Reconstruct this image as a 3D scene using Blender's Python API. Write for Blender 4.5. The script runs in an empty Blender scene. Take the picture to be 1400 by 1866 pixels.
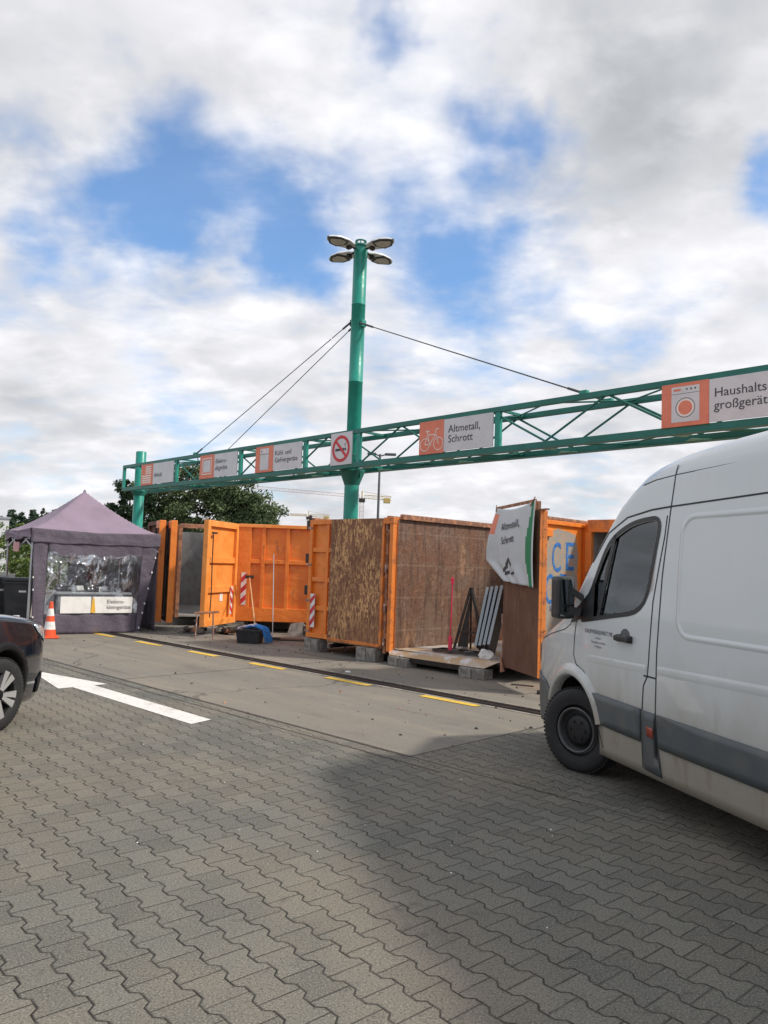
import bpy, bmesh, math, random
from mathutils import Vector, Matrix
from mathutils.geometry import tessellate_polygon
random.seed(7)
C = bpy.context.scene.collection
R = math.radians
# ---------------------------------------------------------------- camera
cam_d = bpy.data.cameras.new('camera'); cam = bpy.data.objects.new('camera', cam_d); C.objects.link(cam)
bpy.context.scene.camera = cam
cam_d.sensor_fit = 'HORIZONTAL'; cam_d.sensor_width = 36; cam_d.lens = 36
cam_d.clip_start = .05; cam_d.clip_end = 5000
cam.matrix_world = Matrix.Translation((0, 0, 1.64)) @ Matrix.Rotation(R(93.95), 4, 'X') @ Matrix.Rotation(R(2.0), 4, 'Z')
# ---------------------------------------------------------------- exposure, sun
sc = bpy.context.scene
sc.view_settings.view_transform = 'Standard'; sc.view_settings.look = 'None'
sc.view_settings.exposure = 0.1; sc.view_settings.gamma = 1
SUN_AZ, SUN_EL = -13, 44           # azimuth measured from +X towards +Y
sd = bpy.data.lights.new('sun', 'SUN'); sd.energy = 3.5; sd.angle = R(4.5); sd.color = (1, .93, .82)
so = bpy.data.objects.new('sun', sd); C.objects.link(so)
sv = Vector((math.cos(R(SUN_AZ))*math.cos(R(SUN_EL)), math.sin(R(SUN_AZ))*math.cos(R(SUN_EL)), math.sin(R(SUN_EL))))
so.rotation_euler = sv.to_track_quat('Z', 'Y').to_euler()
# ---------------------------------------------------------------- node helper
class NT:
    def __init__(s, tree): s.t = tree; s.n = tree.nodes; s.l = tree.links
    def new(s, typ, **k):
        nd = s.n.new(typ)
        for a, b in k.items(): setattr(nd, a, b)
        return nd
    def put(s, sock, v):
        if isinstance(v, bpy.types.NodeSocket): s.l.new(v, sock)
        elif v is not None:
            if sock.type == 'RGBA' and isinstance(v, (int, float)): v = (v, v, v, 1)
            elif sock.type == 'RGBA' and len(v) == 3: v = (*v, 1)
            sock.default_value = v
    def m(s, op, a, b=None, c=None, clamp=False):
        nd = s.new('ShaderNodeMath', operation=op, use_clamp=clamp)
        for i, v in enumerate((a, b, c)):
            if v is not None: s.put(nd.inputs[i], v)
        return nd.outputs[0]
    def vm(s, op, a, b=None, out=0):
        nd = s.new('ShaderNodeVectorMath', operation=op)
        s.put(nd.inputs[0], a)
        if b is not None: s.put(nd.inputs[3] if op == 'SCALE' else nd.inputs[1], b)
        return nd.outputs[out]
    def noise(s, vec, scale, detail=4, rough=.55, dist=0, out=0):
        nd = s.new('ShaderNodeTexNoise'); s.put(nd.inputs['Vector'], vec)
        nd.inputs['Scale'].default_value = scale; nd.inputs['Detail'].default_value = detail
        nd.inputs['Roughness'].default_value = rough; nd.inputs['Distortion'].default_value = dist
        return nd.outputs[out]
    def ramp(s, v, lo, hi, a=0., b=1., smooth=True):
        nd = s.new('ShaderNodeMapRange'); nd.interpolation_type = 'SMOOTHSTEP' if smooth else 'LINEAR'
        nd.clamp = True
        for i, x in enumerate((v, lo, hi, a, b)): s.put(nd.inputs[i], x)
        return nd.outputs[0]
    def mix(s, f, a, b, mode='MIX'):
        nd = s.new('ShaderNodeMix', data_type='RGBA', blend_type=mode)
        s.put(nd.inputs[0], f); s.put(nd.inputs[6], a); s.put(nd.inputs[7], b)
        return nd.outputs[2]
    def mapping(s, vec, scale=(1, 1, 1), rot=(0, 0, 0), loc=(0, 0, 0)):
        nd = s.new('ShaderNodeMapping'); s.put(nd.inputs[0], vec)
        nd.inputs['Scale'].default_value = scale; nd.inputs['Rotation'].default_value = rot; nd.inputs['Location'].default_value = loc
        return nd.outputs[0]
    def bump(s, h, dist=.01, strength=1.):
        nd = s.new('ShaderNodeBump'); nd.inputs['Distance'].default_value = dist; nd.inputs['Strength'].default_value = strength
        s.put(nd.inputs['Height'], h); return nd.outputs[0]
# ---------------------------------------------------------------- world: Nishita sky with clouds
w = bpy.data.worlds.new('World'); sc.world = w; w.use_nodes = True
T = NT(w.node_tree); T.n.clear()
sky = T.new('ShaderNodeTexSky', sky_type='NISHITA'); sky.sun_disc = False
sky.sun_elevation = R(SUN_EL); sky.sun_rotation = R(90-SUN_AZ); sky.air_density = 1.0; sky.dust_density = .6; sky.ozone_density = 2.5
geo = T.new('ShaderNodeNewGeometry'); tc = T.new('ShaderNodeTexCoord')
D = T.vm('NORMALIZE', tc.outputs['Generated'])
sep = T.new('ShaderNodeSeparateXYZ'); T.l.new(D, sep.inputs[0])
zc = T.m('MAXIMUM', sep.outputs[2], 0.0)
inv = T.m('DIVIDE', 1.0, T.m('ADD', zc, .30))
flat = T.vm('SCALE', D, inv)                                   # cloud deck coordinates: flattened towards the horizon
flatv = T.mapping(flat, (.85, .85, .6))
warp = T.noise(T.mapping(D, (1, 1, 1)), 3.2, 5, .6, out=1)
Dw = T.vm('ADD', D, T.vm('SCALE', T.vm('SUBTRACT', warp, (.5, .5, .5)), .26))
def blob(c, r0, r1):
    d = T.vm('DISTANCE', Dw, Vector(c).normalized(), out=1)
    return T.ramp(d, r1, r0)
def total(lst):
    acc = None
    for c, r0, r1, wgt in lst:
        v = T.m('MULTIPLY', blob(c, r0, r1), wgt)
        acc = v if acc is None else T.m('ADD', acc, v)
    return acc
solid = total([((.238,.812,.533),.02,.24,.42), ((-.376,.749,.546),.04,.25,.3), ((.33,.72,.6),.04,.25,.3)])
holes = total([((-.304,.835,.458),.02,.17,.62), ((-.237,.867,.438),.02,.15,.5), ((-.132,.902,.412),.01,.13,.85), ((-.305,.869,.390),.01,.13,.6), ((-.40,.86,.33),.0,.10,.3),
    ((-.41,.823,.403),.0,.11,.5), ((-.105,.926,.362),.0,.09,.6), ((-.015,.812,.584),.0,.055,.8), ((.115,.841,.528),.0,.10,.7), ((.149,.854,.498),.0,.09,.65),
    ((.378,.807,.454),.01,.065,1.0), ((.055,.908,.415),.0,.11,.55), ((.139,.897,.420),.0,.10,.6), ((.113,.930,.350),.01,.13,.7), ((.329,.89,.316),.0,.11,.5), ((.22,.92,.33),.0,.10,.3),
    ((.0,.95,.30),.0,.12,.1), ((-.8,.3,.5),.1,.4,.5), ((.6,-.5,.6),.1,.4,.5), ((-.3,-.7,.6),.1,.5,.6)])
n1 = T.noise(flatv, 2.6, 6, .52, .3)
n2 = T.noise(flatv, 9, 6, .52, .2)
dens = T.m('ADD', T.m('MULTIPLY', T.m('SUBTRACT', n1, .5), 2.1), T.m('MULTIPLY', T.m('SUBTRACT', n2, .5), .85))
n3 = T.noise(T.mapping(flat, (1.3, 1.9, 1.0), (0, 0, .35)), 5.5, 6, .50, .15)
dens = T.m('ADD', dens, T.m('MULTIPLY', T.m('SUBTRACT', n3, .5), 1.15))
dens = T.m('ADD', dens, .56)
dens = T.m('ADD', T.m('SUBTRACT', dens, holes), solid)
cover = T.ramp(dens, -.52, .66, .10, 1.)
dark = total([((.238,.812,.533),.02,.24,.11), ((.224,.849,.478),.02,.17,.08), ((.306,.786,.537),.03,.20,.05), ((.42,.76,.5),.02,.2,.05), ((-.376,.749,.546),.04,.3,.03),
    ((.241,.964,.112),.01,.1,.14), ((-.108,.986,.123),.01,.14,.10), ((-.395,.903,.168),.02,.15,.06), ((.36,.92,.14),.01,.1,.10), ((-.45,.88,.10),.0,.12,.10)])
lit = T.ramp(T.noise(flatv, 3.6, 6, .5, .3), .30, .70, .0, 1.)
lit2 = T.ramp(T.noise(flatv, 8, 5, .5, .15), .32, .70, .0, 1.)
br = T.m('ADD', T.m('MULTIPLY', lit, .17), T.m('MULTIPLY', lit2, .08))
br = T.m('ADD', br, .69)
br = T.m('ADD', br, T.ramp(n2, .52, .75, 0, .10)); br = T.m('ADD', br, T.ramp(n3, .45, .75, -.03, .09))
br = T.m('SUBTRACT', br, dark)
br = T.m('MAXIMUM', br, .2)
ccol = T.mix(T.ramp(br, .25, .8), (.86, .93, 1.0), (.965, .965, 1.0))
ccol = T.vm('SCALE', ccol, T.m('MULTIPLY', br, 10.0))          # /0.1 background strength
skyc = T.mix(1.0, T.vm('SCALE', sky.outputs[0], 1.5), (.66, 1.0, 1.22), 'MULTIPLY')
hz = T.ramp(sep.outputs[2], .0, .25, .55, 0)
skyc = T.mix(hz, skyc, (5.2, 6.2, 7.2))
allc = T.mix(cover, skyc, ccol)
ground_c = T.mix(T.ramp(sep.outputs[2], -.06, -.005), (1.0, .98, .9), allc)
bg = T.new('ShaderNodeBackground'); T.l.new(ground_c, bg.inputs[0]); bg.inputs[1].default_value = .105
wo = T.new('ShaderNodeOutputWorld'); T.l.new(bg.outputs[0], wo.inputs[0])
# ---------------------------------------------------------------- materials
def base(name):
    m = bpy.data.materials.new(name); m.use_nodes = True
    t = NT(m.node_tree); b = t.n['Principled BSDF']; return m, t, b
def pm(name, col, rough=.6, metal=0, col2=None, scale=6, lo=.4, hi=.65, detail=5, bump=0, bscale=40, coat=0, stretch=(1, 1, 1), spec=None, noise_rough=0, col3=None, scale3=20, lo3=.55, hi3=.7, str3=(1, 1, 1)):
    m, t, b = base(name)
    tcn = t.new('ShaderNodeTexCoord').outputs['Object']
    c = (*col, 1)
    if col2:
        f = t.ramp(t.noise(t.mapping(tcn, stretch), scale, detail, .6), lo, hi)
        c = t.mix(f, col, col2)
    if col3:
        f3 = t.ramp(t.noise(t.mapping(tcn, str3), scale3, 6, .65), lo3, hi3)
        c = t.mix(f3, c, col3)
    t.put(b.inputs['Base Color'], c)
    b.inputs['Roughness'].default_value = rough; b.inputs['Metallic'].default_value = metal
    if noise_rough: t.put(b.inputs['Roughness'], t.ramp(t.noise(tcn, 9, 4), .3, .7, max(0, rough-noise_rough), min(1, rough+noise_rough)))
    if coat: b.inputs['Coat Weight'].default_value = coat; b.inputs['Coat Roughness'].default_value = .04
    if spec is not None: b.inputs['Specular IOR Level'].default_value = spec
    if bump: t.put(b.inputs['Normal'], t.bump(t.noise(tcn, bscale, 4, .6), bump))
    return m
M = {}
M['orange'] = pm('orange_paint', (.80,.235,.032), .42, 0, (.70,.18,.025), 2.2, .35, .7, col3=(.26,.095,.045), scale3=6.5, lo3=.58, hi3=.74, str3=(1,1,.28), bump=.03, bscale=2.2, noise_rough=.14)
M['orange_worn'] = pm('orange_worn', (.72,.21,.035), .55, 0, (.40,.13,.045), 5, .45, .68, col3=(.16,.07,.04), scale3=16, lo3=.6, hi3=.68, bump=.003, bscale=20)
M['orange_light'] = pm('orange_faded', (.86,.33,.075), .5, 0, (.78,.25,.04), 3, .35, .7, col3=(.40,.15,.06), scale3=8, lo3=.60, hi3=.76, str3=(1,1,.3), bump=.012, bscale=2.6)
def rust_streak(name, a, b_, c3, sc=26, lo=.47, hi=.6, zs=.22):
    m, t, b = base(name)
    o = t.new('ShaderNodeTexCoord').outputs['Object']
    v = t.mapping(o, (1, 1, zs)); f = t.ramp(t.noise(v, sc, 7, .72, .4), lo, hi)
    big = t.ramp(t.noise(o, 1.5, 4, .6, .5), .38, .66)
    f = t.m('MULTIPLY', f, t.m('ADD', t.m('MULTIPLY', big, .75), .25))
    c = t.mix(t.ramp(t.noise(o, 3.1, 5), .35, .7), a, c3)
    c = t.mix(f, c, b_)
    t.put(b.inputs['Base Color'], c); b.inputs['Roughness'].default_value = .8
    t.put(b.inputs['Normal'], t.bump(t.noise(v, sc*.8, 5, .7), .008)); return m
M['rust_bright'] = rust_streak('rusty_steel_flaked', (.155,.066,.036), (.66,.38,.17), (.23,.105,.055), 30, .46, .58, .35)
M['rust_dark'] = rust_streak('rusty_steel_dark', (.12,.048,.026), (.27,.135,.07), (.14,.065,.04), 26, .5, .66, .1)
def scraped():
    m, t, b = base('scraped_steel_wall')
    o = t.new('ShaderNodeTexCoord').outputs['Object']
    a1 = t.ramp(t.noise(t.mapping(o, (1, .8, .9)), 6, 8, .75, 1.6), .50, .66)
    a2 = t.ramp(t.noise(t.mapping(o, (1, 1.3, .16)), 9, 7, .72, .5), .46, .62)
    g = t.ramp(t.noise(o, 1.3, 5, .6, .6), .35, .65)
    c = t.mix(g, (.175,.078,.043), (.170,.105,.073))
    c = t.mix(t.m('MULTIPLY', a1, .5), c, (.27,.20,.15)); c = t.mix(t.m('MULTIPLY', a2, .85), c, (.085,.042,.028))
    c = t.mix(t.ramp(t.noise(t.mapping(o, (1, .5, .25)), 5, 6, .7), .56, .70, 0, .6), c, (.40,.23,.13))
    s = t.new('ShaderNodeSeparateXYZ'); t.l.new(o, s.inputs[0])
    seam = t.m('ABSOLUTE', t.m('SUBTRACT', t.m('FRACT', t.m('DIVIDE', s.outputs[2], .55)), .5))
    c = t.mix(t.ramp(seam, .47, .49, 0, .22), c, (.34,.26,.2))
    t.put(b.inputs['Base Color'], c); b.inputs['Roughness'].default_value = .62; b.inputs['Metallic'].default_value = .15
    t.put(b.inputs['Normal'], t.bump(t.noise(o, 6, 6, .65, .5), .025)); return m
M['scraped'] = scraped()
M['inner_dark'] = pm('grey_brown_inner_steel', (.26,.25,.24), .7, 0, (.20,.18,.17), 3, bump=.004, bscale=9, col3=(.16,.09,.06), scale3=8, lo3=.6, hi3=.7)
M['floor_steel'] = pm('worn_steel_floor', (.50,.47,.45), .5, .2, (.44,.30,.17), 2.2, .42, .58, stretch=(.5, 1.6, 1), bump=.003, bscale=20, col3=(.62,.60,.60), scale3=5, lo3=.5, hi3=.66)
M['steel_dark'] = pm('dark_greasy_steel', (.035,.03,.028), .6, .2, (.08,.045,.03), 7, .45, .7)
M['rail_rust'] = pm('rusty_rail', (.20,.095,.06), .75, 0, (.42,.19,.10), 8, .42, .62, bump=.003)
M['hinge'] = pm('hinge_steel', (.30,.17,.13), .6, .2, (.55,.4,.35), 12, .5, .65)
M['block'] = pm('weathered_timber_concrete', (.29,.27,.24), .9, 0, (.17,.155,.14), 9, .4, .6, bump=.006, bscale=30)
M['green'] = pm('green_paint', (.010,.270,.205), .40, 0, (.008,.225,.172), 1.5, .35, .7, col3=(.05,.30,.22), scale3=11, lo3=.66, hi3=.8, noise_rough=.1)
M['green_pale'] = pm('green_paint_pale', (.12,.42,.33), .4, 0, (.10,.36,.28), 4)
M['green_dark'] = pm('green_paint_chord', (.008,.135,.105), .42, 0, (.010,.165,.13), 2)
M['cable'] = pm('steel_cable', (.10,.11,.11), .5, .6)
M['lampshell'] = pm('lamp_housing', (.72,.73,.74), .4, .1, (.60,.61,.62), 5)
M['lampglass'] = pm('lamp_glass', (.42,.37,.30), .2, 0, (.30,.27,.22), 9, coat=.5)
M['black_plastic'] = pm('black_plastic', (.012,.012,.013), .45, 0, (.022,.022,.024), 8)
M['signwhite'] = pm('sign_board', (.66,.66,.68), .5, 0, (.60,.60,.62), 2)
M['signorange'] = pm('sign_orange', (.78,.235,.145), .55, 0, (.70,.20,.12), 3)
M['ink'] = pm('sign_ink', (.05,.05,.06), .6)
M['pink'] = pm('pictogram_pale', (.85,.72,.66), .5)
M['red'] = pm('red_paint', (.62,.03,.045), .5, 0, (.5,.03,.03), 5)
M['white'] = pm('white_plastic', (.80,.80,.80), .5, 0, (.68,.67,.65), 6)
M['tapewhite'] = pm('reflective_white', (.78,.76,.76), .4, 0, (.6,.58,.57), 12)
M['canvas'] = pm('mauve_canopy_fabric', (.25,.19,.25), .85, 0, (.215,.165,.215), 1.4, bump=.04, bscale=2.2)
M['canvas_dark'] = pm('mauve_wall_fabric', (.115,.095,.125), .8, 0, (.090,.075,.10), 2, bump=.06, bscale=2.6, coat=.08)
M['alu'] = pm('aluminium_leg', (.45,.46,.48), .4, .6)
M['cone'] = pm('cone_orange', (.80,.10,.03), .45, 0, (.65,.09,.03), 9)
M['conewhite'] = pm('cone_reflective', (.82,.80,.78), .4, 0, (.65,.63,.6), 14)
M['pallet'] = pm('grey_box_plastic', (.36,.38,.41), .6, 0, (.30,.32,.34), 5)
M['boardw'] = pm('box_board', (.80,.79,.76), .6, 0, (.70,.69,.66), 4)
M['yellow'] = pm('yellow_plastic', (.75,.42,.04), .5)
M['blue'] = pm('blue_cloth', (.02,.16,.48), .75, 0, (.03,.24,.6), 8, bump=.01, bscale=12)
M['pinkcloth'] = pm('pale_pink_cloth', (.72,.60,.66), .8, bump=.01, bscale=12)
M['tub'] = pm('black_tub', (.018,.019,.022), .4, 0, (.03,.03,.033), 5)
M['wood'] = pm('broom_wood', (.60,.38,.20), .6, 0, (.45,.27,.13), 10, stretch=(1, 1, .1))
M['greyrod'] = pm('grey_handle', (.33,.35,.36), .4, .3)
M['bannergreen'] = pm('banner_green', (.015,.20,.085), .6, bump=.004, bscale=10)
M['bannergrey'] = pm('banner_cloth', (.56,.58,.60), .65, 0, (.50,.515,.53), 3, .3, .7, bump=.006, bscale=14, col3=(.30,.30,.30), scale3=26, lo3=.66, hi3=.74, str3=(1, 1, .15))
M['hotpink'] = pm('pink_plastic', (.75,.03,.10), .5)
M['pole_grey'] = pm('lamp_post_grey', (.10,.11,.12), .5, .3)
M['crane_y'] = pm('crane_yellow', (.55,.40,.14), .6); M['crane_p'] = pm('crane_pale_red', (.62,.45,.42), .6)
M['plastic_dark'] = pm('dark_bin', (.03,.033,.036), .5, 0, (.05,.05,.055), 4)
M['navy'] = pm('navy_bag', (.03,.035,.07), .6, 0, (.09,.09,.13), 6, bump=.02, bscale=8)
M['bark'] = pm('bark', (.09,.06,.04), .9, 0, (.05,.035,.025), 8, bump=.01)
def leafm(name, a, b_, c_, s=.7):
    m, t, b = base(name); o = t.new('ShaderNodeTexCoord').outputs['Object']
    c = t.mix(t.ramp(t.noise(o, s, 3), .35, .65), a, b_); c = t.mix(t.ramp(t.noise(o, 9, 2), .45, .7), c, c_)
    t.put(b.inputs['Base Color'], c); b.inputs['Roughness'].default_value = .65; b.inputs['Specular IOR Level'].default_value = .3; return m
M['leaf'] = leafm('tree_leaves', (.065,.10,.045), (.10,.14,.06), (.15,.19,.085))
M['pine'] = leafm('pine_needles', (.018,.04,.02), (.03,.055,.024), (.04,.07,.03))
M['poplar'] = leafm('poplar_leaves', (.040,.070,.048), (.056,.088,.056), (.07,.105,.065), .3)
M['shrub'] = leafm('shrub_leaves', (.10,.15,.025), (.06,.11,.02), (.16,.20,.05), 1.2)
# vehicle materials
def dirty_white():
    m, t, b = base('van_white_paint')
    o = t.new('ShaderNodeTexCoord').outputs['Object']; s = t.new('ShaderNodeSeparateXYZ'); t.l.new(o, s.inputs[0])
    h = t.m('ADD', s.outputs[2], t.m('MULTIPLY', t.m('SUBTRACT', t.noise(t.mapping(o, (1.2, 1, .5)), 2.0, 6, .65), .5), .55))
    f = t.ramp(h, .30, 1.15, .92, 0)
    f2 = t.ramp(t.noise(t.mapping(o, (1, 1, .3)), 7, 6, .7), .5, .75, 0, .35)
    f = t.m('ADD', f, t.m('MULTIPLY', f2, t.ramp(s.outputs[2], .5, 1.4, .9, .12)), clamp=True)
    c = t.mix(f, (.59,.62,.625), (.27,.235,.18))
    t.put(b.inputs['Base Color'], c); t.put(b.inputs['Roughness'], t.ramp(f, 0, .6, .25, .6))
    b.inputs['Coat Weight'].default_value = .8; b.inputs['Coat Roughness'].default_value = .05; return m
M['van'] = dirty_white()
M['van_grey'] = pm('van_grey_moulding', (.075,.088,.095), .5, 0, (.105,.108,.102), 4, .4, .7)
M['tyre'] = pm('tyre_rubber', (.016,.016,.017), .75, 0, (.03,.028,.026), 14, .5, .7, bump=.002, bscale=60)
M['rimring'] = pm('wheel_ring', (.11,.11,.11), .5, .4, (.08,.08,.08), 8)
M['rimdark'] = pm('wheel_centre_black', (.02,.02,.021), .5, .2)
M['seam'] = pm('panel_gap', (.03,.032,.034), .7)
M['liner'] = pm('wheel_arch_liner', (.010,.010,.011), .85)
M['inside'] = pm('cabin_plastic', (.035,.037,.04), .7)
M['seat'] = pm('seat_fabric', (.09,.10,.11), .85)
M['rubber'] = pm('window_rubber', (.010,.011,.012), .4)
M['reflector'] = pm('side_reflector_red', (.42,.07,.04), .3, coat=.5)
M['carpaint'] = pm('black_car_paint', (.005,.009,.018), .12, 0, coat=1.0, spec=.6)
M['carplastic'] = pm('car_black_trim', (.009,.009,.010), .55, spec=.2)
M['alloy'] = pm('bright_alloy', (.62,.62,.63), .28, .7)
M['chrome'] = pm('mirror_glass', (.30,.33,.35), .04, 1.)
M['headlamp'] = pm('headlamp_lens', (.62,.66,.70), .08, .3, (.2,.22,.24), 12, .4, .6, coat=1)
def glassm(name, tint, mixv, rough=.03, bumpd=0, bs=6):
    m = bpy.data.materials.new(name); m.use_nodes = True; t = NT(m.node_tree); t.n.clear()
    tr = t.new('ShaderNodeBsdfTransparent'); tr.inputs[0].default_value = (*tint, 1)
    gl = t.new('ShaderNodeBsdfGlossy'); gl.inputs['Roughness'].default_value = rough; gl.inputs[0].default_value = (.9, .95, 1, 1)
    mx = t.new('ShaderNodeMixShader'); gg = t.new('ShaderNodeNewGeometry')
    dt = t.m('ABSOLUTE', t.vm('DOT_PRODUCT', gg.outputs['Normal'], gg.outputs['Incoming'], out=1))
    f = t.m('ADD', t.m('MULTIPLY', t.m('POWER', t.m('SUBTRACT', 1., dt), 5.), .9), .045+mixv, clamp=True)
    if bumpd:
        o = t.new('ShaderNodeTexCoord').outputs['Object']; bm_ = t.bump(t.noise(t.mapping(o, (1, 1, .7), (0, .7, 0)), bs, 5, .65, 1.2), bumpd)
        t.l.new(bm_, gl.inputs['Normal'])
        cr = t.ramp(t.noise(t.mapping(o, (1.2, 1, .6), (0, .8, 0)), bs*1.0, 5, .6, 1.5), .50, .64, 0, .55)
        f = t.m('ADD', f, cr, clamp=True)
    t.l.new(f, mx.inputs[0]); t.l.new(tr.outputs[0], mx.inputs[1]); t.l.new(gl.outputs[0], mx.inputs[2])
    ou = t.new('ShaderNodeOutputMaterial'); t.l.new(mx.outputs[0], ou.inputs[0]); return m
M['glass'] = glassm('vehicle_glass', (.60,.76,.78), .05)
M['glass_car'] = glassm('dark_car_glass', (.25,.28,.30), .04)
M['film'] = glassm('clear_window_film', (.92,.93,.93), .10, .07, .06, 4)
# ---------------------------------------------------------------- ground materials
SA = R(43.9)     # heading of the container row
def concrete(name, shade=1.0):
    m, t, b = base(name); o = t.new('ShaderNodeTexCoord').outputs['Object']
    st = t.mapping(o, (1, 1, 1), (0, 0, R(44.3)))             # x along the row, y away from it
    c = t.mix(t.ramp(t.noise(o, .35, 5, .6), .35, .65), (.205*shade,.184*shade,.153*shade), (.172*shade,.162*shade,.143*shade))
    c = t.mix(t.ramp(t.noise(t.mapping(st, (.25, 1.6, 1)), 1.6, 7, .68), .46, .68, 0, .6), c, (.27,.23,.18))
    c = t.mix(t.ramp(t.noise(t.mapping(st, (.4, 1.2, 1)), 1.1, 6, .62, .5), .52, .72, 0, .6), c, (.115,.10,.088))
    c = t.mix(t.ramp(t.noise(o, 90, 4, .8), .5, .64, 0, .75), c, (.36,.32,.27))
    c = t.mix(t.ramp(t.noise(t.mapping(o,(1,1,1),(0,0,0),(4,2,0)), 70, 4, .8), .52, .66, 0, .75), c, (.075,.07,.062))
    c = t.mix(t.ramp(t.noise(t.mapping(st, (.10, 2.6, 1)), 2.2, 5, .7), .56, .72, 0, .5), c, (.085,.078,.070))
    c = t.mix(t.ramp(t.noise(o, 3.2, 6, .7, .8), .60, .74, 0, .55), c, (.09,.08,.07))
    # expansion joints across the slabs, and long cracks
    s = t.new('ShaderNodeSeparateXYZ'); t.l.new(st, s.inputs[0])
    wob = t.m('MULTIPLY', t.m('SUBTRACT', t.noise(o, 1.2, 3), .5), .10)
    px = t.m('ADD', s.outputs[0], t.m('ADD', wob, 4.48))
    j = t.m('MULTIPLY', t.m('PINGPONG', px, 2.6), 1.)
    c = t.mix(t.ramp(j, .012, .03, .75, 0), c, (.05,.045,.04))
    vo = t.new('ShaderNodeTexVoronoi', feature='DISTANCE_TO_EDGE'); vo.inputs['Scale'].default_value = .16
    t.l.new(t.vm('ADD', o, t.vm('SCALE', t.noise(o, 1.3, 5, .6, out=1), .9)), vo.inputs['Vector'])
    c = t.mix(t.ramp(vo.outputs[0], .0015, .004, .55, 0), c, (.06,.055,.05))
    t.put(b.inputs['Base Color'], c); b.inputs['Roughness'].default_value = .85; b.inputs['Specular IOR Level'].default_value = .25
    t.put(b.inputs['Normal'], t.bump(t.noise(o, 70, 4, .7), .003)); return m
M['concrete'] = concrete('concrete_apron')
def pavers():
    m, t, b = base('interlocking_pavers')
    o = t.new('ShaderNodeTexCoord').outputs['Object']
    s0 = t.mapping(o, (1, 1, 1), (0, 0, R(49)))              # x along the zigzag courses
    # small wobble so that courses are not ruler straight
    wv = t.vm('SCALE', t.vm('SUBTRACT', t.noise(o, .8, 3, out=1), (.5, .5, .5)), .03)
    wv2 = t.vm('SCALE', t.vm('SUBTRACT', t.noise(o, 22, 3, out=1), (.5, .5, .5)), .0045)
    s1 = t.vm('ADD', t.vm('ADD', s0, wv), wv2)
    s = t.new('ShaderNodeSeparateXYZ'); t.l.new(s1, s.inputs[0])
    u, v = s.outputs[0], s.outputs[1]
    Lb, Wb, A = .2, .1645, .0150
    # trapezoid wave with period Lb
    def trap(uu):
        ph = t.m('PINGPONG', t.m('ADD', uu, 400*Lb), Lb/2)      # 0..L/2
        return t.ramp(ph, .36*Lb/2, .64*Lb/2, 1., -1., smooth=False)
    tw = trap(u)
    # course k boundaries alternate in phase: mirror by row parity
    vv = t.m('DIVIDE', v, Wb)
    def rowcalc(k):      # signed distance above boundary k
        par = t.m('SUBTRACT', 1., t.m('MULTIPLY', t.m('FLOORED_MODULO', k, 2.), 2.))
        return t.m('SUBTRACT', v, t.m('ADD', t.m('MULTIPLY', k, Wb), t.m('MULTIPLY', t.m('MULTIPLY', tw, A), par)))
    k0 = t.m('ROUND', vv)
    d = rowcalc(k0)                                            # distance to nearest boundary
    k = t.m('SUBTRACT', k0, t.m('LESS_THAN', d, 0.))           # row index
    par = t.m('FLOORED_MODULO', k, 2.)
    # row k: wide ends (cross joints) where its upper boundary is high
    uo = t.m('ADD', t.m('DIVIDE', u, Lb), t.m('MULTIPLY', t.m('SUBTRACT', 1., par), .5))
    uc = t.m('ROUND', uo)
    dc = t.m('MULTIPLY', t.m('ABSOLUTE', t.m('SUBTRACT', uo, uc)), Lb)
    dl = t.m('ABSOLUTE', d)
    cid = t.new('ShaderNodeCombineXYZ'); t.put(cid.inputs[0], t.m('FLOOR', uo)); t.put(cid.inputs[1], k)
    wn = t.new('ShaderNodeTexWhiteNoise', noise_dimensions='2D'); t.l.new(cid.outputs[0], wn.inputs['Vector'])
    rnd = wn.outputs['Value']
    jl = t.ramp(dl, .0016, .0060); jc = t.ramp(dc, .0006, .0032)
    jn = t.ramp(t.noise(o, 7, 4, .6), .42, .62)                # joints partly filled with sand
    jl2 = t.mix(t.m('MULTIPLY', jn, .35), jl, (1, 1, 1)); jc2 = t.mix(t.m('MULTIPLY', t.ramp(t.noise(o, 3.3, 4, .6), .40, .66), .8), jc, (1, 1, 1))
    joint = t.m('MULTIPLY', jl2, jc2)
    c = t.mix(rnd, (.092,.094,.082), (.152,.149,.128))
    c = t.mix(t.ramp(wn.outputs['Value'], .86, .99, 0, .6), c, (.12,.125,.11))
    c = t.mix(t.ramp(t.noise(o, .45, 5, .6), .38, .66, 0, .55), c, (.255,.205,.150))
    c = t.mix(t.ramp(t.noise(o, 1.1, 6, .65, .4), .50, .72, 0, .60), c, (.105,.105,.092))
    c = t.mix(t.ramp(t.noise(o, 120, 4, .8), .50, .64, 0, .85), c, (.33,.31,.265))
    c = t.mix(t.ramp(t.noise(t.mapping(o, (1,1,1), (0,0,0), (5,3,0)), 90, 4, .8), .51, .64, 0, .85), c, (.045,.043,.038))
    c = t.mix(t.ramp(t.noise(t.mapping(o, (1,1,1), (0,0,0), (9,1,0)), 5.5, 6, .7, .6), .58, .74, 0, .6), c, (.07,.068,.06))
    lit_ = t.ramp(t.noise(o, 14, 2, .5), .785, .795, 0, .8)
    c = t.mix(lit_, c, (.6,.58,.52))
    c = t.mix(joint, (.018,.016,.013), c)
    # seam where two laying directions meet
    t.put(b.inputs['Base Color'], c); b.inputs['Roughness'].default_value = .8; b.inputs['Specular IOR Level'].default_value = .3
    hgt = t.m('ADD', t.m('MULTIPLY', t.m('MULTIPLY', t.ramp(dl, .0, .012), t.ramp(dc, .0, .007)), 1.), t.m('MULTIPLY', t.noise(o, 110, 3, .7), .16))
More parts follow.
